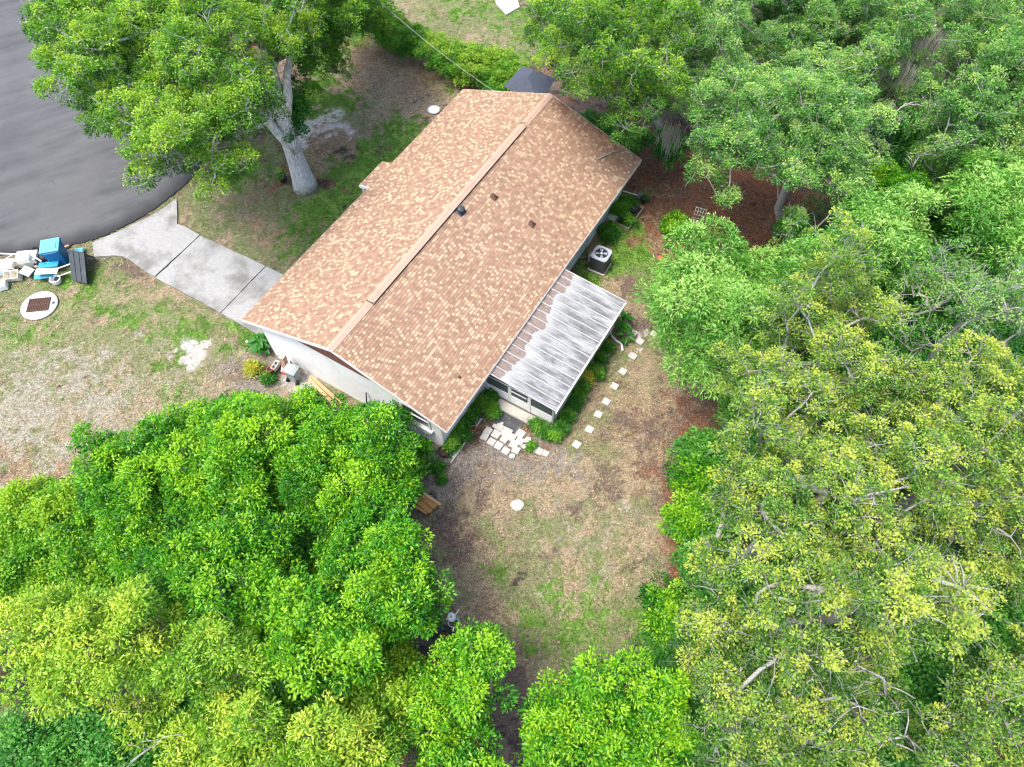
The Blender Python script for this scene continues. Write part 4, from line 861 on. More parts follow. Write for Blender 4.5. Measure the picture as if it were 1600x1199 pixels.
# plant pot beside the trunk
pot('black_pot',at(443,283),.24,.34,'black','black plant pot with a red bloom at the foot of the big oak','pot',.2,sp='bed',pl='hedge')
# ---------------- kerbside rubbish pile ----------------
bb=bin_('recycling_bin',at(98,409),.55,.80,.76,1.05,'blue_bin','lid_blue','tall blue wheeled bin with pale turquoise lid at the road edge','bin'); bb.rotation_euler=(0,0,math.radians(14))
ms_=thing('ribbed_panel',tuple(at(124,424,0)),'dark slate ribbed panel leaning right of the blue bin','panel')
pa,pb,pc_,pd=[at(x,y,z) for x,y,z in((107,390,.75),(133,396,.75),(137.5,444,.18),(113,438,.18))]; o_=ms_.location; ups=(pb-pa).cross(pd-pa).normalized(); ups=ups if ups.z>0 else -ups
pn=MB()
def slabq(A,B,Cc,D_,t): pn.add([v-o_ for v in(A,B,Cc,D_)]+[v+ups*t-o_ for v in(A,B,Cc,D_)],[(3,2,1,0),(4,5,6,7),(0,1,5,4),(1,2,6,5),(2,3,7,6),(3,0,4,7)])
for i in range(6):
    u0,u1=(i+.04)/6,(i+.96)/6; slabq(pa.lerp(pb,u0),pa.lerp(pb,u1),pd.lerp(pc_,u1),pd.lerp(pc_,u0),.05+.02*(i%2))
pn.build('rib_sheet','slate',ms_)
pn=MB(); slabq(pa-ups*.01,pb-ups*.01,pc_-ups*.01,pd-ups*.01,-.06); pn.build('backing','black',ms_)
pn=MB(); slabq(pa-ups*.08,pb-ups*.08,(pb-ups*.08).lerp(pc_,.06),(pa-ups*.08).lerp(pd,.06),-.55); pn.build('support_board','dark_metal',ms_)
def board(p,d,rz,m_,name,label,cat,rx=0,ry=0,parts=None):
    o=MB().box((0,0,0),d,bev=.012).build(name,m_); o.location=p; o.rotation_euler=(rx,ry,rz); return tag(o,label,cat)
board(at(73,424,.5),(.98,.32,.05),.06,'white','white_shelf','long white board lying across the top of the rubbish pile','board')
board(at(76,414,.40),(.86,.34,.08),.16,'teal','teal_crate','teal plastic piece under the long white board','plastic piece')
board(at(68,431,.25),(.8,.3,.06),.2,'teal','teal_tray','teal plastic tray under the near edge of the white board','tray',rx=.2)
tb=thing('white_bucket',tuple(at(90,441,0)),'round white bucket in the grass before the dark panel','bucket')
MB().lathe((0,0,0),[(0,.02),(.19,.02),(.22,.2),(.24,.22),(.24,.25),(.2,.25),(.18,.06),(0,.05)],24).build('bucket_shell','white',tb); MB().lathe((.04,.05,.12),[(0,.0),(.13,0),(.13,.05),(0,.06)],10).build('dark_contents','black',tb)
for i,(a,b_,z) in enumerate((((86,422),(110,412),.35),((90,433),(112,424),.25),((48,398),(64,408),.62),((0,397),(28,397),.5))):
    A=at(*a,z);B=at(*b_,z+.05);o=MB().box((0,0,0),((B-A).length,.06,.04),bev=.006).build('white_stick','cream');o.location=(A+B)/2;o.rotation_euler=(0,0,math.atan2((B-A).y,(B-A).x));tag(o,['pale stick between the white board and the dark panel','lower pale stick reaching the dark panel','white slat leaning over the black bags','thin white slat at the far left over the road edge'][i],'stick')
# open drawer / cabinet boxes
def cabinet(p,d,rz,label,m_='cream',rx=0,ry=0,cells=2):
    b=thing('cabinet_box',tuple(p),label,'cabinet box',rz=rz); b.rotation_euler=(rx,ry,rz); x,y,z=d; t=.025
    MB().box((0,0,-z/2),(x,y,t)).build('back_panel',m_,b)
    for s in(-1,1): MB().box((s*(x/2-t/2),0,0),(t,y,z)).build('side_panel',m_,b); MB().box((0,s*(y/2-t/2),0),(x-2*t-.004,t,z)).build('end_panel',m_,b)
    for i in range(1,cells): MB().box((-x/2+x*i/cells,0,0),(t,y-2*t-.004,z*.95)).build('shelf',m_,b)
cabinet(at(20,431,.22),(.62,.40,.34),.15,'open pale yellow cabinet box facing up at the front of the pile',rx=.35)
board(at(37,404,.62),(.54,.42,.22),.28,'cream','cream_carton','cream carton on top of the pile left of the black bags','carton')
board(at(10,413,.50),(.62,.44,.24),.14,'cream','cream_carton','cream carton at the left edge of the pile','carton',ry=.06)
board(at(42,424,.30),(.50,.44,.05),-.35,'paleblue','pale_blue_board','pale blue board between the yellow cabinet and long white board','board',ry=.15)
board(at(45,405,.28),(.9,.6,.5),.1,'cream','packing_crate','large pale crate under the cartons of the pile','crate')
board(at(8,420,.2),(.5,.5,.36),.1,'paleblue','packing_crate','pale blue crate at the left edge under the carton','crate')
board(at(4,446,.14),(.36,.40,.26),.35,'white','white_carton','small white carton set apart at the left frame edge','carton')
board(at(4,438,.20),(.30,.16,.1),.5,'card','brown_board','brown cardboard piece above the small white carton','cardboard')
o=MB().tube([at(9,404,.72),at(20,398,.8),at(36,396,.82),at(48,401,.7)],.018,8).build('white_hoop','white',None,True,at=at(9,404,.72)); tag(o,'bent white plastic hoop lying over the cream cartons','hoop')
o=MB().box((0,0,0),(.14,.12,.1),bev=.02).build('brown_carton','card'); o.location=at(57,417,.4); o.rotation_euler=(.2,.1,.5); tag(o,'small brown carton between the carton and long board','carton')
def bag(p,r,seed,label):
    rr=random.Random(seed); b=MB(); n_=16; pr=[]
    vs=[];fs=[]
    for i in range(9):
        ph=math.pi*i/8
        for k in range(n_):
            a=2*math.pi*k/n_; q=r*(1+.14*math.sin(3*a+seed+i)+.10*math.sin(5*a-2*i)+rr.uniform(-.05,.05)); vs.append((q*math.sin(ph)*math.cos(a),q*math.sin(ph)*math.sin(a),r*.75-r*.75*math.cos(ph)))
    for i in range(8):
        for k in range(n_): j=(k+1)%n_; fs.append((i*n_+k,i*n_+j,i*n_+n_+j,i*n_+n_+k))
    b.add(vs,fs); b.tube([(0,0,r*1.4),(.03,.02,r*1.7),(.1,.03,r*1.75)],[.03,.02,.05],6); o=b.build('rubbish_bag','black',None,True); o.location=p; tag(o,label,'rubbish bag','black rubbish bags in the pile')
bag(at(60,400),.30,1,'black rubbish bag at the back, touching the road edge'); bag(at(72,408),.28,4,'black rubbish bag against the blue bin'); bag(at(64,414),.24,9,'black rubbish bag in front, behind the long white board')
o=MB().box((0,0,0),(.42,.28,.16),bev=.04).build('blue_tub','lid_blue'); o.location=at(124,392,.12); o.rotation_euler=(0,0,.1); tag(o,'pale blue tub showing behind the dark panel','tub')
o=MB().box((0,0,0),(.3,.12,.1),bev=.02).build('brown_branch_bundle','card'); o.location=at(103,386,.08); o.rotation_euler=(0,0,.6); tag(o,'brown scrap behind the blue bin on the road edge','scrap')
# ---------------- shed roof, wire, tarp, branch on the roof ----------------
sdc=at(826,128,2.1); sd_=thing('garden_shed',(sdc.x,sdc.y,0),'small shed with a dark blue grey roof behind the far gable','shed',rz=YAW)
MB().box((0,.2,1.0),(1.5,1.6,2.0)).build('wall','stucco',sd_)
sv=[(-1.0,-.8,1.95),(1.0,-.8,1.95),(1.0,1.1,1.95),(-1.0,1.1,1.95),(0,-.1,2.45),(0,.5,2.45)]
MB().add(sv,[(0,1,4),(1,2,5,4),(2,3,5),(3,0,4,5),(3,2,1,0)]).build('roof','darkshingle',sd_)
A=at(588,-2,6.0); B=wl(2.6,15.9,3.0); pts=[]
for i in range(25):
    t=i/24; p=A.lerp(B,t); p.z-=.5*4*t*(1-t)*.5; pts.append(p)
A2=A+(A-B)*.8
wv=MB().tube([A2]+pts,.009,5).build('overhead_wire','wire',None,True,at=B); tag(wv,'pale overhead service wire crossing the hedge to the far gable','wire')
b=MB(); p0=on(8.35,14.6,.05); rt=[wl(8.1,14.5,on(8.1,14.5,.03).z),wl(8.3,14.9,on(8.3,14.9,.09).z),wl(8.5,15.4,on(8.5,15.4,.10).z),wl(8.75,15.75,on(8.75,15.7,.04).z)]
b.tube(rt,[.03,.028,.022,.012],6); b.tube([rt[1],wl(8.0,14.9,on(8.0,14.9,.06).z)],[.015,.008],5); b.tube([rt[2],wl(8.25,15.6,on(8.25,15.6,.12).z)],[.014,.006],5); o=b.build('fallen_branch','bark_pale',None,True,at=rt[0]); tag(o,'bare fallen branch lying on the far right corner of the roof','branch')
tc=at(1083,92,.8); tp=MB(); vs=[];fs=[]
for i in range(9):
    for j in range(9): x,y=(i-4)/4,(j-4)/4; vs.append((x*.35,y*.3,.4*max(0,1-(x*x+y*y)*.6)+random.uniform(-.04,.04)))
for i in range(8):
    for j in range(8): fs.append((i*9+j,(i+1)*9+j,(i+1)*9+j+1,i*9+j+1))
o=tp.add(vs,fs).build('blue_tarp','bluetarp',None,True); o.location=tc; tag(o,'crumpled blue tarp glimpsed among the trees behind the house','tarp')
# ---------------- vegetation ----------------
def shrub(px,py,z,r,sp,label,cat='shrub',group=None,dens=1.0,zs=.8,tb=0,name='shrub',lm=None,n=3,parts=('stem','foliage')):
    """a bush of a few lobes, centre given at its own height"""
    c=at(px,py,z); lob=[(c.x,c.y,max(c.z-r*.5,r*.4),r*.75,zs)]
    for i in range(n):
        a=6.28*i/n+random.random(); lob.append((c.x+math.cos(a)*r*.45,c.y+math.sin(a)*r*.45,max(c.z-r*.7,r*.35),r*.6,zs))
    lob=np.array(lob); V,F,T,C,Lb=foliage(lob,sp,dens,tb); base=(c.x,c.y,0); off=np.array(base)
    root=thing(name,base,label,cat,group); mb=MB(); branches(mb,base,(c.x,c.y,max(c.z*.3,.08)),lob,C,Lb,.03+.02*r,0)
    mb.v=[tuple(np.array(v)-off) for v in mb.v]; mb.build(parts[0],'bark_dark',root,True)
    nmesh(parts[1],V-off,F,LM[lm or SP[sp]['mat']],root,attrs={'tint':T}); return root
# big front oak
B0=at(477,291)
tr=tree('oak_tree','large pale barked oak overhanging the road and front lawn','tree','oak',[
 ([(15,-70),(26,25),(60,60),(72,110),(85,150),(150,195),(180,235),(230,272),(330,288),(375,240),(420,205),(425,110),(440,60),(470,-70)],8.6),
 ([(440,-70),(425,30),(430,90),(470,100),(500,75),(520,-70)],8.6)],base=(B0.x,B0.y,-.05),r0=.50,
 path=[(B0.x,B0.y,-.05),tuple(at(455,228,2.6)),tuple(at(437,165,4.6)),tuple(at(426,105,6.0))],tb=.02)
ol=MB(); b0=at(452,215,3.0); pts=[at(462,235,2.4),at(437,210,3.4),at(415,185,4.2),at(380,150,5.2)]; off=Vector((B0.x,B0.y,-.05))
ol.tube([p-off for p in pts],[.30,.24,.19,.12],12); ol.build('limb','bark_oak',tr,True)
ol=MB(); pts=[at(447,180,4.2),at(450,150,5.0),at(448,115,5.9),at(460,60,7.0)]; ol.tube([p-off for p in pts],[.24,.2,.16,.10],12); ol.build('limb','bark_oak',tr,True)
# leafy masses that belong to the same oak, right of the trunk
tree('oak_tree','darker oak right of the front trunk, overhanging the hedge end','tree','lush',[([(455,-70),(462,40),(455,100),(478,170),(492,160),(495,100),(520,95),(560,95),(572,60),(600,20),(600,-70)],6.2)],base=tuple(at(520,110,0)),r0=.16,tb=-.08,mats='oak')
tree('epiphyte_shrub','small round green bush growing against the front oak trunk','shrub','dark',[([(415,180),(420,155),(450,148),(478,165),(480,190),(455,205),(425,205)],4.2)],base=tuple(at(470,262,0)),r0=.05)
# hedge
for i,(x,y,r,l) in enumerate(((612,32,1.0,'hedge bush at the far left end, by the oak crown'),(645,48,1.05,'second hedge bush from the oak'),(680,66,.95,'third hedge bush from the oak, the lowest one'),(712,78,1.1,'middle hedge bush where the wire crosses'),(742,82,1.25,'tallest hedge bush with orange tips'),(775,88,1.3,'hedge bush before the dark shed'),(800,108,1.15,'hedge bush touching the shed roof'))):
    shrub(x,y,1.6,r*1.02,'hedge',l,'hedge bush','clipped hedge bushes behind the front yard',1.15,n=4,name='hedge_bush',tb=.08 if i in(4,5) else .02)
shrub(590,18,2.0,1.1,'lush','leafy bush between the oak crown and the hedge','shrub',n=4)
# trees behind the house
tree('oak_tree','broad mid green oak overhanging the far roof corner','tree','greyg',[([(818,-50),(835,60),(850,120),(890,155),(930,175),(990,182),(1045,182),(1062,150),(1070,100),(1085,60),(1070,-50)],8.4)],r0=.26,base=tuple(at(1045,235,0)),tb=-.02,mats='oak',dens=1.1,shr=1.12)
shrub(925,192,2.6,1.1,'dark','dark bush pressed against the far gable edge','shrub',n=4)
shrub(985,205,2.0,.9,'dark','dark shrub in the shade beyond the roof corner','shrub',n=3,tb=.1)
shrub(1050,215,2.2,.9,'dark','shaded shrub with hanging moss beside the litter','shrub',n=3)
t3=tree('oak_tree','rounded grey green oak right of the red leaf litter','tree','greyg',[([(1058,95),(1120,92),(1200,80),(1290,95),(1340,165),(1388,235),(1364,300),(1300,334),(1230,318),(1195,292),(1112,284),(1072,252),(1082,190)],8.2)],r0=.25,shr=1.12,base=tuple(at(1230,365,0)))
t4=tree('oak_tree','grey green oak along the top edge behind the blue tarp','tree','greyg',[([(1092,-60),(1100,60),(1170,88),(1290,78),(1325,20),(1330,-60)],7.5)],r0=.2,tb=-.05)
t5=tree('oak_tree','olive oak at the top edge left of the hanging moss','tree','greyg',[([(1310,-60),(1300,70),(1340,150),(1395,110),(1440,60),(1450,-60)],8.0)],r0=.2,tb=.02)
t6=tree('oak_tree','mossy oak filling the top right corner','tree','greyg',[([(1480,-60),(1475,60),(1450,130),(1480,240),(1560,265),(1660,250),(1660,-60)],8.5)],r0=.26,tb=.0)
for pl,z,l,tb,mm in (([(1040,-60),(1040,80),(1110,130),(1120,-60)],6.0,'green tree filling the gap where the blue tarp lies',.0,'greyg'),
 ([(1270,60),(1300,160),(1420,170),(1440,60)],6.2,'green tree between the rounded oak and the mossy oak',.0,'greyg'),
 ([(1430,230),(1480,200),(1580,240),(1660,250),(1660,330),(1480,320)],6.4,'grey green tree right of the bleached dead tree',.02,'greyg'),
 ([(1360,240),(1420,330),(1400,400),(1330,360)],4.6,'low green tree beside the bleached dead tree',-.02,'lush'),
 ([(1380,600),(1450,560),(1480,760),(1420,800)],7.2,'green oak filling the seam of the two largest oaks',.0,'oaky'),
 ([(1200,600),(1330,640),(1380,560),(1400,640),(1300,700)],7.0,'green oak where the upper and largest oaks meet',.0,'oaky'),
 ([(1420,860),(1560,850),(1660,840),(1660,930),(1500,940)],6.4,'green oak below the right edge oak',.0,'oaky'),
 ([(1100,980),(1250,980),(1400,1020),(1400,1080),(1250,1070),(1090,1060)],6.2,'sprawling green oak above the bottom limbs',-.02,'oaky')):
    tree('oak_tree' if mm!='lush' else 'lush_tree',l,'tree','oaky' if mm=='oaky' else ('greyg' if mm=='greyg' else 'lush'),[(pl,z)],r0=.14,tb=tb)
# hanging moss
def moss(px,py,z,n,ln,root,spread=.9):
    c=at(px,py,z); m_=MB(); off=root.location
    for i in range(n):
        p=c+Vector((random.gauss(0,spread),random.gauss(0,spread),random.uniform(-.4,.4)))-off; l=ln*random.uniform(.2,1.2); 
        for s in range(12):
            q=p+Vector((random.gauss(0,.14),random.gauss(0,.14),random.uniform(-.3,.1))); m_.tube([q,q+Vector((random.uniform(-.06,.06),random.uniform(-.06,.06),-l*.5)),q+Vector((random.uniform(-.1,.1),random.uniform(-.1,.1),-l))],[.013,.011,.004],3,False)
    m_.build('hanging_moss','moss',root,True)
moss(1475,45,7.4,40,1.5,t6,.9); moss(1520,85,7.0,22,1.1,t6,.7); moss(1545,20,7.4,20,1.1,t6,.8); moss(1050,200,4.3,14,1.0,t3,.35); moss(1430,90,7.0,16,1.0,t5,.7)
# bright mango-like trees
tree('mango_tree','bright green long leaved tree nearest the porch path','tree','mango',[([(1030,440),(1040,398),(1085,385),(1150,392),(1208,405),(1232,450),(1205,540),(1160,600),(1115,605),(1060,560),(1025,490)],5.6)],r0=.16)
tree('mango_tree','bright green tree between the grey oak and yellow oak','tree','mango',[([(1215,392),(1290,368),(1345,352),(1420,340),(1435,430),(1390,450),(1300,470),(1215,470)],6.2)],r0=.16)
tree('mango_tree','bright green tree on the right edge above bare grey branches','tree','mango',[([(1480,300),(1490,265),(1560,255),(1660,265),(1660,430),(1560,435),(1500,420),(1478,360)],7.0)],r0=.16,tb=.05)
tree('sapling','small lime topped tree left of the right edge mango','tree','mango',[([(1380,325),(1425,320),(1440,380),(1400,400)],6.6)],r0=.07,tb=.12)
tree('bare_tree','thin tree with bare grey branches and sparse leaves at right','tree','sparse',[([(1400,430),(1440,390),(1530,430),(1600,440),(1660,430),(1660,545),(1560,560),(1470,560),(1400,520)],7.4)],r0=.2)
tree('understory_tree','dark green undergrowth tree in the gap right of the grey oak','tree','dark',[([(1400,180),(1440,160),(1470,250),(1490,420),(1440,410),(1400,330)],3.5)],r0=.08,tb=.12)
tree('understory_tree','shaded undergrowth tree under the bare branches','tree','dark',[([(1290,450),(1430,420),(1600,430),(1660,560),(1500,600),(1380,560)],3.2)],r0=.08,tb=.08)
# yellow-green oaks
tree('oak_tree','upper yellow tipped oak with pale twigs','tree','oaky',[([(1195,462),(1245,440),(1295,385),(1345,402),(1392,440),(1400,470),(1372,560),(1390,640),(1320,660),(1240,620),(1190,590),(1140,575),(1130,560),(1195,530)],8.8)],r0=.25,tb=.05,gap=1.02)
tree('oak_tree','largest yellow green oak at the centre of the right grove','tree','oaky',[([(1135,620),(1200,620),(1300,660),(1400,640),(1430,740),(1410,850),(1330,900),(1200,910),(1110,915),(1095,860),(1118,800),(1100,720)],9.2)],r0=.32,gap=1.02)
tree('oak_tree','yellow green oak on the right edge beside the largest one','tree','oaky',[([(1405,580),(1470,560),(1580,540),(1660,540),(1660,860),(1560,850),(1490,880),(1430,860),(1440,740),(1410,640)],9.0)],r0=.3,gap=1.02,tb=.03)
tree('oak_tree','yellowest oak with the brightest leaf tips, low in the grove','tree','oaky',[([(1110,925),(1210,915),(1330,905),(1420,870),(1500,890),(1570,880),(1520,960),(1480,1010),(1390,1030),(1300,1000),(1200,1000),(1085,1000),(1075,960)],8.4)],r0=.28,gap=1.05,tb=.1)
tree('oak_tree','sprawling oak with pale grey limbs at the bottom of the grove','tree','oaky',[([(1062,1010),(1180,1010),(1280,1040),(1340,1120),(1380,1180),(1380,1270),(1110,1270),(1090,1120)],7.4)],r0=.26,gap=1.1,tb=-.03)
tree('oak_tree','oak in the bottom right corner behind dark undergrowth','tree','oaky',[([(1400,1100),(1470,1070),(1560,1000),(1660,960),(1660,1270),(1400,1270)],7.0)],r0=.24,gap=1.05,tb=-.06)
for i,(pl,z,l,tb) in enumerate((([(1330,930),(1460,930),(1600,880),(1660,900),(1660,1050),(1560,1100),(1400,1120),(1320,1060)],4.0,'dark green thicket tree between the yellowest oak and bottom oaks',.14),
  ([(1150,615),(1190,600),(1260,640),(1260,760),(1170,760),(1140,700)],3.6,'shaded green tree under the upper left of the largest oak',.1),
  ([(1280,560),(1480,600),(1480,760),(1300,760)],4.5,'dark tree under the middle of the grove',.05),
  ([(1100,900),(1250,900),(1330,1010),(1250,1060),(1090,1040)],3.6,'dark tree under the lower edge of the grove',.1),
  ([(1190,1080),(1350,1040),(1450,1100),(1450,1250),(1200,1250)],3.5,'dark tree beneath the pale bottom limbs',.1))):
    tree('understory_tree',l,'tree','dark',[(pl,z)],r0=.09,tb=tb)
for x,y,z,r,sp,l,tb in ((1098,745,1.8,.95,'lush','bright shrub at the yard edge below the path',-.1),(1100,700,1.6,.8,'dark','dark shrub at the yard edge above the bright one',.2),(1084,805,1.7,.85,'lush','bright fern like shrub at the yard edge',0),(1100,815,1.6,.9,'dark','dark shrub behind the fern like one',.2),(1098,880,1.6,.8,'dark','small dark shrub halfway down the right yard edge',.25),(1056,955,1.9,.95,'lush','round shrub bulging into the lower yard',-.12),(1060,1010,1.6,.95,'dark','blue green shrub below the round one',.15),(1095,985,2.0,1.0,'dark','dark shrub at the foot of the yellowest oak',.15),(1080,1060,2.0,1.1,'dark','dark shrub near the lime tree at the bottom',.2),(1110,1130,2.4,1.2,'dark','dark shrub right of the lime tree',.25),(1170,625,2.2,.9,'mango','leafy shrub below the nearest mango tree',-.1),(1240,350,1.6,.55,'dark','dark shrub between litter and mango tree',.15),(1058,345,.7,.45,'lush','young bush beside the wire rack',-.08)):
    shrub(x,y,z,r,sp,l,tb=tb,n=4)
tree('lime_tree','rounded lime green tree at the bottom middle','tree','lush',[([(818,1130),(838,1075),(880,1050),(950,1035),(1020,1050),(1062,1090),(1075,1150),(1085,1270),(835,1270)],4.8)],r0=.13,tb=.10)
tree('lush_tree','bright green tree left of the bare strip at the bottom','tree','lush',[([(650,1090),(660,1050),(700,1005),(740,980),(775,1000),(792,1035),(780,1075),(750,1110),(755,1140),(785,1170),(785,1270),(660,1270)],4.8)],r0=.13,tb=.04)
# left thicket
LT=[([(112,760),(130,705),(175,690),(235,692),(255,650),(300,625),(315,700),(262,760),(240,835),(160,815)],4.2,'lush','leafy tree at the lawn edge, leftmost of the thicket front',-.02),
 ([(240,690),(290,640),(360,612),(440,640),(470,640),(480,700),(440,790),(350,820),(250,790)],4.9,'lush','wide tree of the thicket front below the driveway lawn',.05),
 ([(455,640),(500,628),(560,655),(630,690),(648,720),(636,800),(560,830),(470,820),(440,760)],4.8,'lush','tree of the thicket front nearest the gable wall',.0),
 ([(520,800),(620,820),(672,865),(695,910),(690,960),(640,1000),(560,985),(500,930),(490,850)],5.6,'lush','bright tree bulging toward the back yard',.03),
 ([(245,840),(330,845),(440,810),(490,870),(430,940),(380,990),(300,950),(245,910)],5.2,'lush','tree in the middle of the left thicket',-.02),
 ([(385,920),(480,890),(550,975),(630,1005),(570,1060),(470,1080),(395,1040)],5.8,'lush','tree with yellow shoots left of the watering can',.1),
 ([(0,1005),(25,960),(90,928),(150,935),(195,912),(262,940),(285,1000),(262,1075),(180,1128),(70,1112),(22,1070)],6.6,'yellow','lime yellow tree at the lower left',.08),
 ([(262,985),(350,975),(440,1030),(430,1090),(330,1115),(275,1080)],6.0,'yellow','pale green tree right of the lime yellow one',-.14),
 ([(250,1130),(330,1100),(440,1105),(560,1110),(630,1150),(620,1270),(250,1270)],5.2,'yellow','yellow green tree along the bottom edge',-.08)]
for pl,z,sp,l,tb in LT: tree('lush_tree' if sp=='lush' else 'lime_tree',l,'tree',sp,[(pl,z)],r0=.13,tb=tb)
for pl,z,sp,l,tb in (([(-30,770),(60,755),(125,760),(240,840),(250,900),(200,925),(120,935),(60,940),(-30,990)],2.3,'vine','vine covered thicket on the left edge below the lawn',.06),
 ([(535,1000),(640,1000),(665,1060),(650,1130),(580,1140),(530,1090)],3.0,'vine','olive vine covered bush above the bare bottom gap',.05),
 ([(20,1120),(90,1120),(180,1135),(260,1120),(250,1270),(20,1270)],3.6,'dark','dark tree under the lime yellow one at bottom left',.12),
 ([(230,800),(320,820),(300,900),(240,880)],3.0,'dark','dark tree in the shaded hollow of the left thicket',.12),
 ([(260,1060),(420,1080),(420,1180),(260,1170)],3.6,'dark','dark tree under the pale green one',.12),
 ([(360,960),(520,980),(520,1120),(400,1120)],3.6,'dark','dark tree behind the yellow shoots',.16),
 ([(440,780),(540,800),(520,880),(450,880)],3.4,'dark','dark tree in the middle hollow behind the front trees',.16),
 ([(150,800),(260,780),(330,830),(260,900),(170,880)],3.2,'lush','low green tree between the vine thicket and the middle trees',-.06),
 ([(300,720),(480,720),(520,820),(400,850),(290,800)],3.8,'lush','low green tree filling the hollow behind the wide front tree',-.06),
 ([(220,880),(400,900),(420,1010),(300,1020)],3.8,'lush','low green tree between the lime yellow and middle trees',-.04),
 ([(430,1050),(600,1050),(660,1150),(500,1180)],3.2,'vine','vine tangle right of the yellow green bottom tree',.0),
 ([(550,640),(620,660),(650,720),(560,730)],2.6,'dark','dark leafy shrub tree near the hand truck',.35)):
    tree('understory_tree' if sp=='dark' else 'vine_thicket',l,'tree' if sp=='dark' else 'thicket',sp,[(pl,z)],r0=.07,tb=tb)
for x,y,z,r,sp,l,tb in ((572,652,2.0,.55,'lush','upright sapling in front of the dark leaning pole',-.12),(606,655,2.0,.62,'lush','taller sapling left of the hand truck',-.14),(640,712,1.2,.7,'lush','low shrub at the wall below the hand truck',-.05),(478,628,1.6,.5,'lush','small sapling beyond the lumber boards',0)):
    shrub(x,y,z,r,sp,l,tb=tb,n=3,name='sapling')
# bed plants by the house wall
for i,(x,y,r,l,tb) in enumerate(((707,694,.42,'lightest plant of the house bed at the near corner',.06),(716,680,.40,'second plant of the house bed from the near corner',-.02),(724,668,.38,'third plant of the house bed, level with the clay pot',-.1),(733,655,.40,'fourth plant of the house bed, above the clay pot',-.08),(743,643,.42,'fifth plant of the house bed, level with the grey pot',-.1),(752,632,.40,'sixth plant of the house bed near the porch',-.04),(765,628,.42,'bushy plant in the corner of porch and house',0),(774,642,.40,'rounded plant beside the porch step',.14),(770,618,.3,'small plant below the porch kick panel',-.05))):
    shrub(x-3,y-2,.40,r*.66,'bed',l,'plant','plants of the bed along the house',1.6,tb=tb,name='bed_plant')
for i,(x,y,r,l,tb,lm) in enumerate(((838,664,.30,'grassy plant below the porch kick panel right of the step',.1,None),(853,672,.30,'plant in front of the porch corner post',.0,None),(868,676,.32,'bright plant at the outer near corner of the porch bed',.16,None),(877,666,.30,'plant just round the porch corner',.0,None),(888,648,.27,'plant near the start of the old timber',-.05,None),(897,630,.27,'dark plant midway along the old timber',-.1,None),(906,614,.25,'plant at the far end of the old timber',0,None),(913,600,.26,'red leafed plant between the two timbers',.1,'red'),(919,588,.26,'yellow leafed plant in the porch bed',.3,'croton'),(927,574,.24,'green plant right above the yellow leafed one',.0,None),(936,580,.26,'broad leafed plant leaning over the bed timber',.1,None),(940,556,.22,'small plant near the middle of the porch wall',-.05,None),(950,540,.22,'thin plant under the downspout',-.05,None))):
    shrub(x,y,.4,r*.8,'bed',l,'plant','plants of the bed round the porch',1.3,tb=tb,name='bed_plant',lm='bed' if lm in(None,'red') else lm)
def bigleaf(px,py,label,n=9,ln=.45,m_='bed',h=.55,w_=.5):
    c=at(px,py,0); root=thing('broadleaf_plant',tuple(c),label,'plant'); lf=MB(); st=MB()
    for i in range(n):
        a=6.28*i/n+random.uniform(-.3,.3); hh=h*random.uniform(.6,1.1); r=.12; b0=Vector((math.cos(a)*r,math.sin(a)*r,hh)); st.tube([(0,0,0),(b0.x*.6,b0.y*.6,hh*.6),b0],[.015,.012,.01],4)
        d=Vector((math.cos(a),math.sin(a),-.15)); s=Vector((-math.sin(a),math.cos(a),0)); L_=ln*random.uniform(.7,1.1); W_=L_*w_
        p=[b0-d*L_*.15,b0+d*L_*.15+s*W_*.5+Vector((0,0,.05)),b0+d*L_*.6+s*W_*.4+Vector((0,0,.02)),b0+d*L_,b0+d*L_*.6-s*W_*.4+Vector((0,0,.02)),b0+d*L_*.15-s*W_*.5+Vector((0,0,.05)),b0+d*L_*.3,b0+d*L_*.65]
        lf.add(p,[(0,6,1),(1,6,7,2),(2,7,3),(3,7,4),(4,7,6,5),(5,6,0)])
    st.build('stem','bark_dark',root,True); o=lf.build('leaf_rosette',LM[m_],root); A=o.data.attributes.new('tint','FLOAT','FACE'); A.data.foreach_set('value',np.clip(rng.normal(.45,.12,len(o.data.polygons)),0,1).astype(np.float32))
bigleaf(970,510,'broad leafed plant beside the porch downspout',11,.5); bigleaf(975,532,'smaller broad leafed plant below the downspout one',8,.36)
bigleaf(412,549,'broad leafed green plant at the far left corner of the gable wall',16,.42,'bed',.6,.6); bigleaf(410,545,'second broad leafed plant crowding the gable corner',12,.4,'bed',.75,.6)
shrub(394,572,.5,.32,'bed','yellow leafed shrub before the gable corner plants','shrub',dens=1.6,name='croton_shrub',lm='croton'); shrub(418,590,.25,.18,'bed','tiny green plant under the clay pot block','plant',dens=1.6,name='bed_plant')
for x,y,z,r,l,tb in ((967,322,.6,.5,'leafy bush in the bed at the far end of the yard wall',-.02),(980,312,.5,.4,'second leafy bush beside the pale thin board',0),(948,358,.5,.36,'bush nearest the air conditioner',-.05),(953,365,.4,.3,'low plant behind the nursery pot',-.1),(985,344,.35,.24,'plant inside the near end of the raised planter',.0),(830,697,.15,.08,'weed between pavers and lone stone',.1),(684,730,.15,.15,'weed patch beyond the black bucket',-.05),(690,748,.1,.08,'tiny weed below the weed patch',0),(730,682,.2,.07,'weed in the near end of the bed blocks',0)):
    shrub(x,y,z,r,'bed',l,'plant',dens=1.4,tb=tb,name='bed_plant')
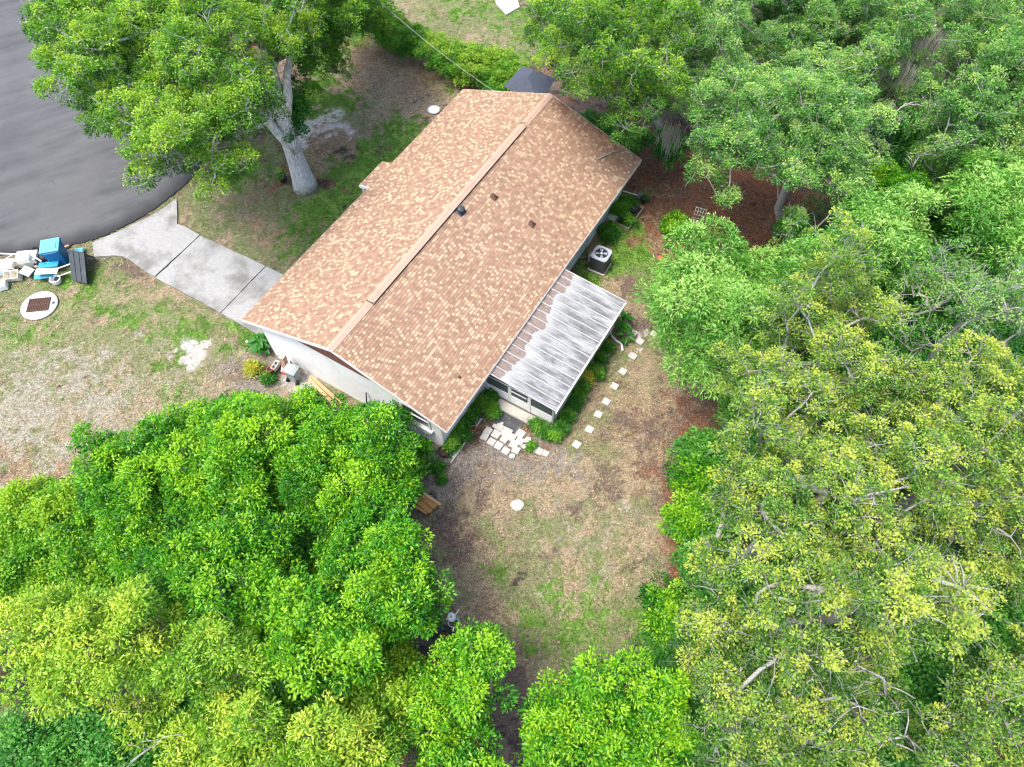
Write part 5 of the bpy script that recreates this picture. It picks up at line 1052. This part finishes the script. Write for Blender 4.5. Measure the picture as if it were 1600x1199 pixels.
# palm at the left frame edge
pc=at(-38,1150,3.0); pr=thing('fan_palm',(pc.x,pc.y,0),'fan palm with yellowing fronds at the lower left frame edge','palm'); MB().tube([(0,0,0),(0,0,2.7)],[.16,.13],10).build('trunk','bark_dark',pr,True)
lf=MB(); 
for f in range(14):
    a=6.28*f/14; el=random.uniform(-.3,.5); d=Vector((math.cos(a)*math.cos(el),math.sin(a)*math.cos(el),math.sin(el))); s=Vector((-math.sin(a),math.cos(a),0)); b0=Vector((0,0,2.7))+d*.55
    lf.tube([(0,0,2.65),b0],[.02,.014],4)
    for k in range(17):
        t=(k-8)/8*1.25; e=(d*math.cos(t)+s*math.sin(t)).normalized(); n_=d.cross(s); L_=.75*random.uniform(.85,1.1); w_=e.cross(n_).normalized()*.02
        lf.add([b0-w_*.4,b0+e*L_*.5-w_,b0+e*L_-Vector((0,0,.12)),b0+e*L_*.5+w_,b0+w_*.4],[(0,1,2,3,4)])
o=lf.build('frond_crown',LM['palm'],pr); A=o.data.attributes.new('tint','FLOAT','FACE'); A.data.foreach_set('value',np.clip(rng.normal(.5,.2,len(o.data.polygons)),0,1).astype(np.float32))
# bare branches in gaps
def deadlimb(pts,r,label,m_='bark_pale',nt_=8):
    P=[at(x,y,z) for x,y,z in pts]; b=MB(); b.tube(P,[r*(1-.7*i/(len(P)-1)) for i in range(len(P))],7)
    for i in range(nt_):
        k=random.randrange(len(P)-1); p=P[k].lerp(P[k+1],random.random()); q=p+Vector((random.uniform(-.7,.7),random.uniform(-.7,.7),random.uniform(0,.5))); b.tube([p,p.lerp(q,.5)+Vector((0,0,.1)),q],[r*.35,r*.25,.006],5)
    o=b.build('bare_branch',m_,None,True,at=P[0]); tag(o,label,'branch')
deadlimb([(1420,300,1.0),(1424,270,5.0),(1432,245,6.0),(1460,232,7.0)],0.056,'forked bleached dead tree standing below the grey oak gap')
deadlimb([(1440,200,5.5),(1445,168,6.0),(1415,162,6.4),(1400,175,6.6)],0.062,'mossy bare limb crossing the dark gap at upper right')
deadlimb([(1445,390,2.0),(1440,340,5.5),(1425,300,6.6)],0.062,'brown bare trunk above the right mango tree','bark_dark')
deadlimb([(1290,1050,4.0),(1370,1160,6.0),(1420,1150,6.2)],0.074,'pale limb at the bottom of the grove')
deadlimb([(1330,1060,4.5),(1385,1085,6.0),(1380,1060,7.0),(1340,1040,7.4)],0.062,'bent grey limb over the dark thicket')
deadlimb([(1320,790,9.0),(1350,775,9.2),(1420,760,9.3)],0.062,'thick pale limb on top of the largest oak')
deadlimb([(1455,905,8.5),(1490,915,8.6),(1510,920,8.4)],0.074,'broken pale limb among the yellowest leaves')
deadlimb([(625,1152,1.5),(640,1140,3.0),(655,1135,3.4)],0.043,'forked pale branch over the bare gap at the bottom',nt_=14)
deadlimb([(340,1010,5.6),(355,985,6.0),(362,970,6.2)],0.019,'thin bare twig above the pale green tree',nt_=3)
deadlimb([(205,1190,4.0),(240,1165,5.0),(258,1150,5.4)],0.031,'pair of grey twigs at the bottom left gap',nt_=6)
# low undergrowth on the shaded floor of both woods
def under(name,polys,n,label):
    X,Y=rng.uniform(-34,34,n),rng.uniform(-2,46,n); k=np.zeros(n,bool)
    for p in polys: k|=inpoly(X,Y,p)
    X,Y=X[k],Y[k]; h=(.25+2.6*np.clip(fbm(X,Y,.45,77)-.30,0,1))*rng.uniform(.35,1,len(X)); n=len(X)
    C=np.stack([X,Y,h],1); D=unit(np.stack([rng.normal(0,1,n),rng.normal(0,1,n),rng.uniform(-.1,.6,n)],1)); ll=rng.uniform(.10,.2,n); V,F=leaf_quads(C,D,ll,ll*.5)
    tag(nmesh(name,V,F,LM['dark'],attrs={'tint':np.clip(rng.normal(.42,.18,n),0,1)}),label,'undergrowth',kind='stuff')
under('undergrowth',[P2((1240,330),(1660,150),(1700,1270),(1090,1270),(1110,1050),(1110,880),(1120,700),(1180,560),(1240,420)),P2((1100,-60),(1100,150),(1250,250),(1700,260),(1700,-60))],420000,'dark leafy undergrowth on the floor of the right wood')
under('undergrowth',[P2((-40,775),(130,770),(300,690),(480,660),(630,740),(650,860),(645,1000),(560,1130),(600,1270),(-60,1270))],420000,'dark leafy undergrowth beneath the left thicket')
